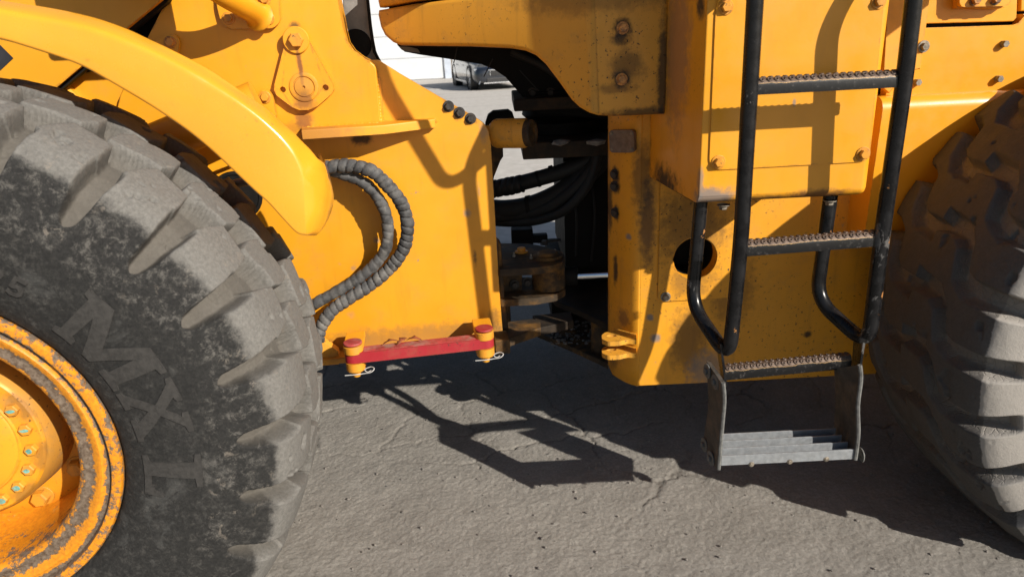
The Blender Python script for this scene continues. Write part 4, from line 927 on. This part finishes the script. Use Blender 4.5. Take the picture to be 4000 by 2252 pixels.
for pa, pb in (((2215, 660), (2250, 1000)), ((2300, 640), (2310, 1020))): tube('grease_line', spline([R(*pa, 2.44), R((pa[0]+pb[0])/2+18, (pa[1]+pb[1])/2, 2.40), R(*pb, 2.44)], 20), .004, M['rubber'], pj, 8)
# sagging hydraulic hoses
def hose(pts, r, mat='rubber'): return tube('hydraulic_hose', spline([R(x, y, D) for x, y, D in pts], 40), r, M[mat], loader, 14)
spiral_hose('hydraulic_hose', [R(*p) for p in [(1900, 742, 2.50), (1945, 735, 2.50), (2000, 725, 2.48), (2040, 716, 2.47)]], .030, .022, loader, M['rubber'], ridge=.003)
hose([(2030, 716, 2.48), (2100, 698, 2.46), (2200, 668, 2.44), (2300, 625, 2.42), (2400, 560, 2.40)], .028)
hose([(1900, 818, 2.55), (1980, 822, 2.52), (2080, 805, 2.48), (2200, 750, 2.44), (2310, 660, 2.42), (2390, 560, 2.40)], .040)
hose([(1900, 840, 2.52), (2000, 846, 2.50), (2120, 820, 2.44), (2220, 760, 2.40), (2300, 680, 2.38), (2350, 590, 2.38)], .024)
hose([(1900, 862, 2.54), (1990, 868, 2.50), (2090, 862, 2.44), (2190, 830, 2.39), (2260, 770, 2.36), (2310, 690, 2.36), (2335, 600, 2.36)], .017)
hose([(2130, 180, 2.35), (2230, 250, 2.30), (2330, 330, 2.28), (2400, 400, 2.30)], .02); hose([(2000, 200, 2.38), (2130, 260, 2.35), (2230, 330, 2.32), (2330, 420, 2.30)], .016)
for pts_, r_ in (([(2096, 700, 2.46), (2108, 697, 2.46)], .031), ([(2150, 680, 2.455), (2164, 676, 2.453)], .031), ([(2060, 808, 2.485), (2076, 805, 2.482)], .043)): tube('hose_clamp', [R(*p) for p in pts_], r_-.001, M['dark'], loader, 16)
inst('hose_clip', bolt_mesh('hose_clip', .016, .01, .014, .01, M['dark']), R(2112, 842, 2.50), rot_to((-.2, -.9, -.3)), loader)
# lumps of earth left on the hitch
for k, (px, py, D, s) in enumerate(((2190, 553, 2.30, .022), (2330, 548, 2.25, .026))):
    V, Fc = pebble_data(s, 900+k); p = R(px, py, D); p.z = R(2200, 566, 2.3).z + s*.4
    tag(mesh('earth_clod', [Vector((v.x*1.5, v.y, v.z*.7))+p for v in V], Fc, M['stone'], None, 60), ('pale clod of dry earth on the dark beam, nearer the steering cylinder', 'pale clod of dry earth on the dark beam, right beside the rear frame')[k], 'clod', 'earth clods on the joint beam')
gv, gf = [], []
for i in range(150):
    q = G(random.uniform(2150, 2330), random.uniform(1255, 1345), zr); V, Fc = pebble_data(random.choice((.003, .004, .006, .009)), i+3000); b0 = len(gv)
    gv += [v + q + Vector((0, 0, .002)) for v in V]; gf += [tuple(k+b0 for k in f) for f in Fc]
tag(mesh('gravel', gv, gf, M['stone'], None, 60), 'gravel and dirt gathered on the lower hitch plate', 'gravel', kind='stuff')

# ------------------------------------------------------------------ engine side panels, right
ED = 1.93
eb = None
def build_sill():
    z0 = R(3700, 372, ED).z; prof = [(ED+.2, z0+.004), (ED+.035, z0+.002)] + [(ED+.035-.035*math.sin(t), z0+.002-.035*(1-math.cos(t))) for t in np.linspace(.2, PI/2, 7)] + [(ED+.012, .75), (ED+.2, .74)]
    x0, x1 = R(3452, 400, ED).x, 3.1; V = [Vector((x0, y, z)) for y, z in prof] + [Vector((x1, y, z)) for y, z in prof]; n = len(prof)
    Fc = [(i, i+1, n+i+1, n+i) for i in range(n-1)] + [tuple(range(n))[::-1], tuple(range(n, 2*n)), (n-1, 0, n, 2*n-1)]
    return mesh('engine_sill', V, Fc, M['engine'], loader, 30)
sill = build_sill()
ep = plate('engine_panel', [R(*p, 1.975) for p in [(3500, 378), (3460, 376), (3470, 240), (3505, 130), (3520, 112), (3625, 109), (3955, 98), (3980, 96), (3994, 80), (3998, 55), (4600, 30), (4600, 345)]], RN, .03, M['engine'], loader, .004)
for p in ((3917, 172), (3895, 308), (3578, 322)): inst('bolt', BM['z16'], R(*p, 1.975), rot_to(RN), ep)
up_ = plate('engine_door', [R(*p, 1.985) for p in [(3500, 96), (3960, 84), (3972, 70), (3985, -300), (3500, -300)]], RN, .03, M['engine'], loader, .003)
plate('engine_door', [R(*p, 1.985) for p in [(3988, 44), (4600, 20), (4600, -300), (4003, -300)]], RN, .03, M['engine'], loader, .004)
hp = plate('hinge_plate', [R(*p, 1.95) for p in [(3752, -60), (3748, 20), (3762, 28), (3930, 24), (3948, 15), (3955, -60)]], RN, .014, M['engine'], up_, .003, rad=.006)
plate('hinge_pad', [R(*p, 1.964) for p in [(3735, -60), (3738, 33), (3900, 36), (3925, 30), (3940, -60)]], RN, .02, M['enginedull'], up_, .003)
for p in ((3808, 0), (3888, -4)): bolt('ry20', R(*p, 1.95), RN, up_)
plate('engine_backing', [R(*p, 2.012) for p in [(3440, 420), (3440, -300), (4600, -300), (4600, 400)]], RN, .015, M['dark'], loader, .002)
post = plate('side_post', [R(*p, 1.955) for p in [(3476, -200), (3470, 0), (3446, 340), (3475, 365), (3520, 300), (3560, 272), (3595, 270), (3600, 258), (3630, 0), (3640, -200)]], RN, .02, M['enginedull'], loader, .003)
bolt('z18', R(3607, 182, 1.955), RN, post)
box('rear_body', Vector((2.0, 2.62, 1.15)), (1.1, .55, .42), M['engine'], loader, bevel=.03)

box('step_platform', Vector((1.16, 1.66, 1.695)), (.33, .29, .03), M['enginedull'], loader, bevel=.008)
# ------------------------------------------------------------------ access ladder
lad = empty('access_ladder', (.69, 1.56, .35), loader)
LDp = lambda y: 1.545 + .02*max(0, min(1, y/1350))
def rail(pt_top, pts, back, name='rail'):
    base = [R(x, y, LDp(y)) for x, y in pts]
    return base
rl = [R(2956, -110, 1.545), R(2895, 932, 1.565), R(2848, 1402, 1.56)]
rr_ = [R(3582, -110, 1.545), R(3535, 295, 1.55), R(3449, 885, 1.565), R(3392, 1352, 1.56)]
kl = [R(2702, 1190, 1.70), R(2738, 800, 1.72)]; kr = [R(3188, 1168, 1.70), R(3243, 775, 1.72)]
kl[1].z = kr[1].z = .965
topL = [Vector((.50, 1.668, 1.545))]; topR = [Vector((.845, 1.668, 1.535))]
tube('rail', fillet(topL + rl + kl, .06, 10), .0178, M['black'], lad, 20)
tube('rail', fillet(topR + rr_ + kr, .06, 10), .0178, M['black'], lad, 20)
tube('grab_rail', fillet([Vector((.62, 1.668, 1.54)), Vector((.505, 1.50, 1.452)), Vector((.32, 1.50, 1.77)), Vector((.27, 1.52, 2.0))], .06, 10), .0178, M['black'], lad, 16)
dim = None
def rung(pa, pb, n):
    global dim
    ax = (pb-pa); Lg = ax.length; ax.normalize()
    pr = [(0, -.020), (0, .000), (.003, .008), (.009, .0135), (.017, .015), (.026, .0135), (.032, .008), (.034, 0), (.034, -.020), (.030, -.020), (.030, -.004), (.004, -.004), (.004, -.020)]
    V, wv = [], []; m = len(pr); ns = 8
    for i in range(ns+1):
        c = pa + ax*(Lg*i/ns)
        for y, z in pr: V.append(c + Vector((0, y, z))); wv.append(min(1, max(0, (z+.004)/.015)))
    Fc = [(i*m+j, i*m+(j+1) % m, (i+1)*m+(j+1) % m, (i+1)*m+j) for i in range(ns) for j in range(m)] + [tuple(range(m)), tuple(range(ns*m, (ns+1)*m))[::-1]]
    bm = bmesh.new(); me = bpy.data.meshes.new('rung'); me.from_pydata([tuple(v) for v in V], [], Fc)
    o = finish('rung', me, M['rung'], lad, 30, attrs={'wear': wv}); bm.free()
    if dim is None:
        Vd, Fd = lathe_data([(.0062, -.001), (.0050, .0016), (.0038, .0022), (.0026, .0014), (.0022, -.0030), (.0001, -.0030)], (0, 0, 0), (0, 0, 1), 12)
        dim = bpy.data.meshes.new('dimple'); dim.from_pydata([tuple(v) for v in Vd], [], Fd); dim.materials.append(M['dimple']); dim.polygons.foreach_set('use_smooth', [True]*len(dim.polygons))
    for row, (y, z, nv) in enumerate(((.0055, .0108, (0, -.66, .75)), (.020, .0148, (0, .1, 1)))):
        for k in range(n):
            t = (k+.5+.5*(row == 1))/(n+.5); p = pa + ax*(Lg*t) + Vector((0, y, z)); inst('dimple', dim, p, rot_to(nv), lad)
def _dm():
    m, nt, b = newmat('rung_dimple'); q = NB(nt); n = q.noise(60, 5, .7)
    bs(b, 'Base Color', q.mix(q.map(n, .4, .6), (.045, .028, .020), (.11, .078, .060)), q); b.inputs['Roughness'].default_value = .5; b.inputs['Metallic'].default_value = .3; return m
M['dimple'] = _dm()
rung(R(2935, 335, 1.545), R(3550, 302, 1.545), 21)
rung(R(2890, 972, 1.56), R(3462, 928, 1.56), 21)
rung(R(2832, 1458, 1.585), R(3328, 1410, 1.585), 20)
# hangers, rubber straps, galvanised step
def sheet(name, fr, bk, th, mat, parent, side=1, edge=None):
    """strap whose front and rear edges follow the given points, th thick along x"""
    n = 14; a = spline(fr, n); b = spline(bk, n); V = []
    for i in range(n+1):
        for s in (0, th): V += [a[i] + Vector((s, 0, 0)), b[i] + Vector((s, 0, 0))]
    Fc = []
    for i in range(n):
        o = i*4; p = o+4; Fc += [(o, o+1, p+1, p), (o+2, p+2, p+3, o+3), (o, p, p+2, o+2), (o+1, o+3, p+3, p+1)]
    Fc += [(0, 2, 3, 1), (n*4, n*4+1, n*4+3, n*4+2)]
    ob = mesh(name, V, Fc, mat, parent, 40)
    if edge:
        e = [p + Vector((th/2, -.0012, 0)) for p in a]; tube('strap_edge', e, th*.52, edge, parent, 8)
    return ob
plate('hanger', [R(2812, 1345, 1.56), R(2812, 1345, 1.56)+Vector((0, .05, .01)), R(2838, 1500, 1.60)+Vector((-.005, .03, 0)), R(2832, 1508, 1.56)], (-1, 0, 0), .006, M['black'], lad, .001)
plate('hanger', [R(3372, 1330, 1.56), R(3372, 1330, 1.56)+Vector((0, .05, .01)), R(3322, 1490, 1.62), R(3350, 1478, 1.55)], (-1, 0, 0), .006, M['black'], lad, .001)
plate('hanger_bracket', [R(3310, 1440, 1.60), R(3352, 1435, 1.56), R(3346, 1490, 1.56), R(3316, 1482, 1.60)], RN, .006, M['black'], lad, .001)
SL = sheet('strap', [R(*p, 1.475) for p in [(2816, 1492), (2821, 1560), (2815, 1640), (2807, 1730), (2799, 1830)]], [R(*p, 1.585) for p in [(2760, 1410), (2763, 1480), (2767, 1580), (2756, 1660), (2745, 1738)]], .010, M['strap'], lad, edge=M['strapedge'])
SR = sheet('strap', [R(*p, 1.475) for p in [(3350, 1424), (3354, 1480), (3342, 1580), (3344, 1690), (3332, 1792)]], [R(*p, 1.60) for p in [(3258, 1440), (3262, 1500), (3264, 1580), (3260, 1640), (3258, 1692)]], .010, M['strap'], lad, edge=M['strapedge'])
wsh = bolt_mesh('washer', .014, .006, .019, .003, M['strapedge'])
for px, py, D in ((2764, 1448, 1.565), (2795, 1490, 1.515), (2752, 1735, 1.57), (2778, 1788, 1.51)): inst('washer', wsh, R(px, py, D), rot_to((-1, -.15, 0)), lad)
inst('washer', wsh, R(3345, 1776, 1.50) + Vector((.010, 0, 0)), rot_to((1, 0, 0)), lad)
xa, xb = R(2806, 1800, 1.48).x+.006, R(3334, 1775, 1.48).x-.002; zt = R(2805, 1783, 1.475).z; zt2 = R(3335, 1752, 1.475).z
for k in range(4):
    y = 1.477 + .033*k; c = Vector(((xa+xb)/2, y, (zt+zt2)/2-.014)); box('step_slat', c, ((xb-xa)/2, .0022, .014), M['galv'], lad, bevel=.001)
    if k < 3: box('step_web', c + Vector((0, .0165, -.010)), ((xb-xa)/2-.002, .0135, .0015), M['galv'], lad, bevel=.0004)
for k, px in enumerate((2935, 3085, 3228)): inst('rivet', rv, R(px, 1812-10*k, 1.4745), rot_to(RN), lad, (1.4, 1.4, 1))
# ================================================================== BEYOND THE MACHINE
M['siding'] = plain('white_metal_siding', (.52, .54, .56), .45, var=.04, scale=3, bump=.02)
M['shadewall'] = plain('shaded_wall_blue', (.42, .47, .55), .6, var=.1, scale=4)  # blue-grey colour carries the shade of the building's corner
M['doorframe'] = plain('brown_door_frame', (.10, .075, .05), .6, var=.3)
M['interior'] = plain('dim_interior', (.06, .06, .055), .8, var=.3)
M['yellowpost'] = plain('yellow_post_paint', (.55, .40, .03), .5, var=.15)
M['orange'] = plain('orange_plastic', (.60, .16, .05), .5, var=.15)
wh = tag(empty('warehouse', (-7, 31.2, 0)), 'white metal-clad warehouse with an open doorway at its corner', 'building')
wdir = Vector((.978, .06, 0)).normalized()           # its front runs slightly away to the right
wc = Vector((-2.46, 31.5, 0)); wnr = Vector((wdir.y, -wdir.x, 0))
for k in range(7):                                    # cladding sheets, lapped
    z0 = .9*k + .02; a = wc + UP*z0; b = wc - wdir*13 + UP*z0
    plate('cladding_panel', [a, a+UP*.885, b+UP*.885, b], wnr, .05, M['siding'], wh, .01)
box('wall_core', wc - wdir*6.5 - wnr*.25 + UP*3.2, (6.5, .18, 3.2), M['siding'], wh, ex=wdir, ez=UP, bevel=.01)
box('corner_shade_strip', wc + wdir*.16 + UP*3.2 + wnr*.0, (.14, .10, 3.2), M['shadewall'], wh, ex=wdir, ez=UP, bevel=.01)  # the wall corner in shade, its shade put into the colour
box('door_frame', wc + wdir*.37 + UP*1.6 - wnr*.1, (.06, .08, 1.6), M['doorframe'], wh, ex=wdir, ez=UP, bevel=.01)
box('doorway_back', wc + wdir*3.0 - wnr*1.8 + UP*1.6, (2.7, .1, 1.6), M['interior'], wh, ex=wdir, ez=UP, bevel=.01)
box('roof', wc - wdir*3 - wnr*5 + UP*6.5, (10, 5.4, .15), M['siding'], wh, ex=wdir, ez=UP, bevel=.03)
bl = tag(empty('bollard', wc + wdir*.62 + wnr*.1), 'yellow safety post beside the warehouse doorway', 'bollard')
lathe('post', [(0, 0), (.09, 0), (.09, .95), (.07, 1.0), (0, 1.02)], wc + wdir*.62 + wnr*.1, UP, M['yellowpost'], bl, 20)
lathe('cap_band', [(.094, .78), (.096, .80), (.096, .92), (.094, .94)], wc + wdir*.62 + wnr*.1, UP, M['orange'], bl, 20)
p = wc + wdir*1.0 + wnr*.25
hr = tag(empty('hose_rack', p), 'dark rack with hanging hoses between the yellow post and the parked car', 'hose rack')
box('stand', p + UP*.6, (.05, .05, .6), M['dark'], hr, bevel=.01)
for k in range(4): tube('hanging_hose', spline([p + Vector((-.2+.13*k, -.06, 1.1)), p + Vector((-.22+.13*k, -.08, .5)), p + Vector((-.15+.13*k, -.08, .2)), p + Vector((-.08+.13*k, -.06, .6)), p + Vector((-.1+.13*k, -.04, 1.1))], 24), .018, M['rubber'], hr, 8)
box('arm', p + UP*1.12, (.34, .04, .04), M['dark'], hr, bevel=.01)
# low pale wall far behind the car
bw = tag(box('yard_wall', Vector((9, 44, .9)), (16, .15, .9), plain('pale_concrete_wall', (.50, .49, .47), .8, var=.1, scale=2), None, bevel=.02), 'long pale concrete wall far behind the parked car', 'wall')

# ------------------------------------------------------------------ parked car
def carpaint(name, col, met, rough):
    m, nt, b = newmat(name); b.inputs['Base Color'].default_value = (*col, 1); b.inputs['Metallic'].default_value = met; b.inputs['Roughness'].default_value = rough
    b.inputs['Coat Weight'].default_value = 1.0; b.inputs['Coat Roughness'].default_value = .04; return m
M['car'] = carpaint('dark_blue_car_paint', (.010, .013, .020), .0, .30); M['carglass'] = carpaint('car_glass', (.01, .012, .014), 0, .05)
M['carblack'] = plain('car_black_trim', (.012, .012, .013), .45, var=.1); M['lamp'] = carpaint('headlamp_glass', (.45, .47, .50), .3, .1)
M['satin'] = plain('satin_silver_trim', (.55, .56, .58), .3, metal=.8, var=.05, bump=0); M['badgeblue'] = plain('badge_blue', (.05, .15, .5), .3, var=.05, bump=0)
fwc = Vector((-.91, 22.75, 0)); hd = Vector((.22, -.975, 0)).normalized(); lf = Vector((-hd.y, hd.x, 0))      # heading; lf = to the car's left
C0 = fwc + lf*.80 - hd*1.45                       # under the middle of the wheelbase
car = tag(empty('parked_car', C0), 'dark blue saloon car parked nose out in front of the warehouse', 'car')
CP = lambda x, y, z: C0 + hd*x + lf*y + UP*z
st_ = [(2.32, .66, .30, .56), (2.26, .80, .22, .64), (2.10, .88, .18, .70), (1.75, .92, .18, .755), (1.2, .93, .18, .82), (.85, .93, .18, .88), (0, .93, .18, .93), (-1.2, .93, .18, .95), (-1.9, .92, .20, .96), (-2.25, .86, .26, .93), (-2.38, .72, .36, .80)]
V, Fc = [], []; m = 15
for x, hw_, zb_, zt_ in st_:
    half = [(0, zb_), (hw_*.85, zb_), (hw_*.97, zb_+.06), (hw_, zb_+(zt_-zb_)*.45), (hw_*.985, zb_+(zt_-zb_)*.74), (hw_*.92, zt_-.035), (hw_*.74, zt_), (0, zt_+.02)]
    sec = [(-y, z) for y, z in half[::-1]][:-1] + half[:] ; sec = [(-y, z) for y, z in reversed(half)] [:-1] + half
    for y, z in sec: V.append(CP(x, y, z))
m = len(sec)
for i in range(len(st_)-1):
    for j in range(m): Fc.append((i*m+j, i*m+(j+1) % m, (i+1)*m+(j+1) % m, (i+1)*m+j))
Fc += [tuple(range(m))[::-1], tuple(range((len(st_)-1)*m, len(st_)*m))]
bmc = bmesh.new(); mec = bpy.data.meshes.new('c'); mec.from_pydata([tuple(v) for v in V], [], Fc); bmc.from_mesh(mec); bpy.data.meshes.remove(mec); bmesh.ops.remove_doubles(bmc, verts=bmc.verts, dist=1e-4)
body = frombm('body', bmc, M['car'], car, 60); md = body.modifiers.new('s', 'SUBSURF'); md.levels = 1; md.render_levels = 2
gh = [(.95, .80, .86), (.35, .70, 1.25), (-.2, .66, 1.40), (-1.0, .65, 1.40), (-1.7, .70, 1.15), (-2.05, .78, .95)]; V, Fc = [], []
for x, hw_, z in gh: V += [CP(x, -hw_, z), CP(x, -hw_*.8, z+.03), CP(x, hw_*.8, z+.03), CP(x, hw_, z), CP(x, .88, .85), CP(x, -.88, .85)]
for i in range(5):
    for j in range(6): Fc.append((i*6+j, i*6+(j+1) % 6, (i+1)*6+(j+1) % 6, (i+1)*6+j))
Fc += [tuple(range(6))[::-1], tuple(range(30, 36))]
cab_ = mesh('greenhouse', V, Fc, M['carglass'], car, 50)
box('roof', CP(-.6, 0, 1.425), (.55, .58, .02), M['car'], car, ex=hd, ez=UP, bevel=.015)
for sx in (1.45, -1.45):
    for sy in (-1, 1):
        c = CP(sx, sy*.80, .335)
        wv = lathe('wheel', [(.18, .11), (.30, .11), (.33, .09), (.336, .05), (.336, -.05), (.33, -.09), (.30, -.11), (.18, -.11)], c, lf*sy, M['carblack'], car, 40)
        lathe('rim', [(.24, .112), (.225, .112), (.21, .07), (.06, .08), (0, .085)], c, lf*sy, M['carblack'], wv, 30)
        for k in range(5):
            a = 2*PI*k/5; u = hd*math.cos(a) + UP*math.sin(a); box('spoke', c + u*.13 + lf*(sy*.095), (.10, .022, .012), M['satin'], wv, ex=u, ez=lf*sy, bevel=.006)
        lathe('wheel_arch', [(.375, -.12), (.385, .128), (.40, .128), (.40, -.12)], c, lf*sy, M['carblack'], car, 40)
gc = CP(2.285, 0, .50); box('grille', gc, (.035, .44, .085), M['carblack'], car, ex=hd, ez=UP, bevel=.02)
for k in range(16): box('grille_bar', gc + hd*.037 + lf*(-.41+.0547*k), (.006, .006, .075), M['satin'] if k in (0, 15) else M['carblack'], car, ex=hd, ez=UP, bevel=.002)
box('grille_surround', gc + hd*.035 + UP*.092, (.010, .46, .010), M['satin'], car, ex=hd, ez=UP, bevel=.004)
box('lower_intake', CP(2.29, 0, .29), (.03, .52, .07), M['carblack'], car, ex=hd, ez=UP, bevel=.02)
box('bumper_lip', CP(2.31, 0, .215), (.03, .62, .014), M['satin'], car, ex=hd, ez=UP, bevel=.006)
for sy in (-1, 1):
    plate('headlight', [CP(2.25, sy*.50, .62), CP(2.10, sy*.86, .645), CP(2.10, sy*.865, .585), CP(2.26, sy*.52, .555)], (hd+lf*sy*.5), .03, M['lamp'], car, .006)
    box('air_blade', CP(2.24, sy*.70, .30), (.012, .014, .12), M['satin'], car, ex=(hd+lf*sy*.6), ez=(UP+lf*(-sy*.5)), bevel=.006)
    box('mirror', CP(.75, sy*1.0, .95), (.06, .09, .06), M['car'], car, ex=hd, ez=UP, bevel=.025)
    box('sill_trim', CP(0, sy*.925, .235), (1.0, .012, .03), M['satin'], car, ex=hd, ez=UP, bevel=.006)
    for x in (.35, -.75): box('door_handle', CP(x, sy*.935, .74), (.09, .012, .014), M['satin'], car, ex=hd, ez=UP, bevel=.006)
bdg = lathe('badge', [(0, .006), (.036, .006), (.041, .003), (.041, 0)], CP(2.245, 0, .672), (hd+UP*.6), M['satin'], car, 24)
for k in range(2):
    a, b, dd_ = frame_of(hd+UP*.6); cc = CP(2.245, 0, .672) + dd_*.0075; s = 1 if k == 0 else -1
    plate('badge_quarter', [cc] + [cc + (a*math.cos(t)+b*math.sin(t))*(.030*s) for t in np.linspace(0, PI/2, 6)], dd_, .001, M['badgeblue'], bdg, 0)
# scrap on the far concrete
p = G(2102, 612)
V, Fc = pebble_data(.07, 77); tag(mesh('litter_scrap', [v + p + Vector((0, 0, .035)) for v in V], Fc, M['orange'], None, 60), 'small orange scrap lying on the bright concrete behind the joint', 'litter')
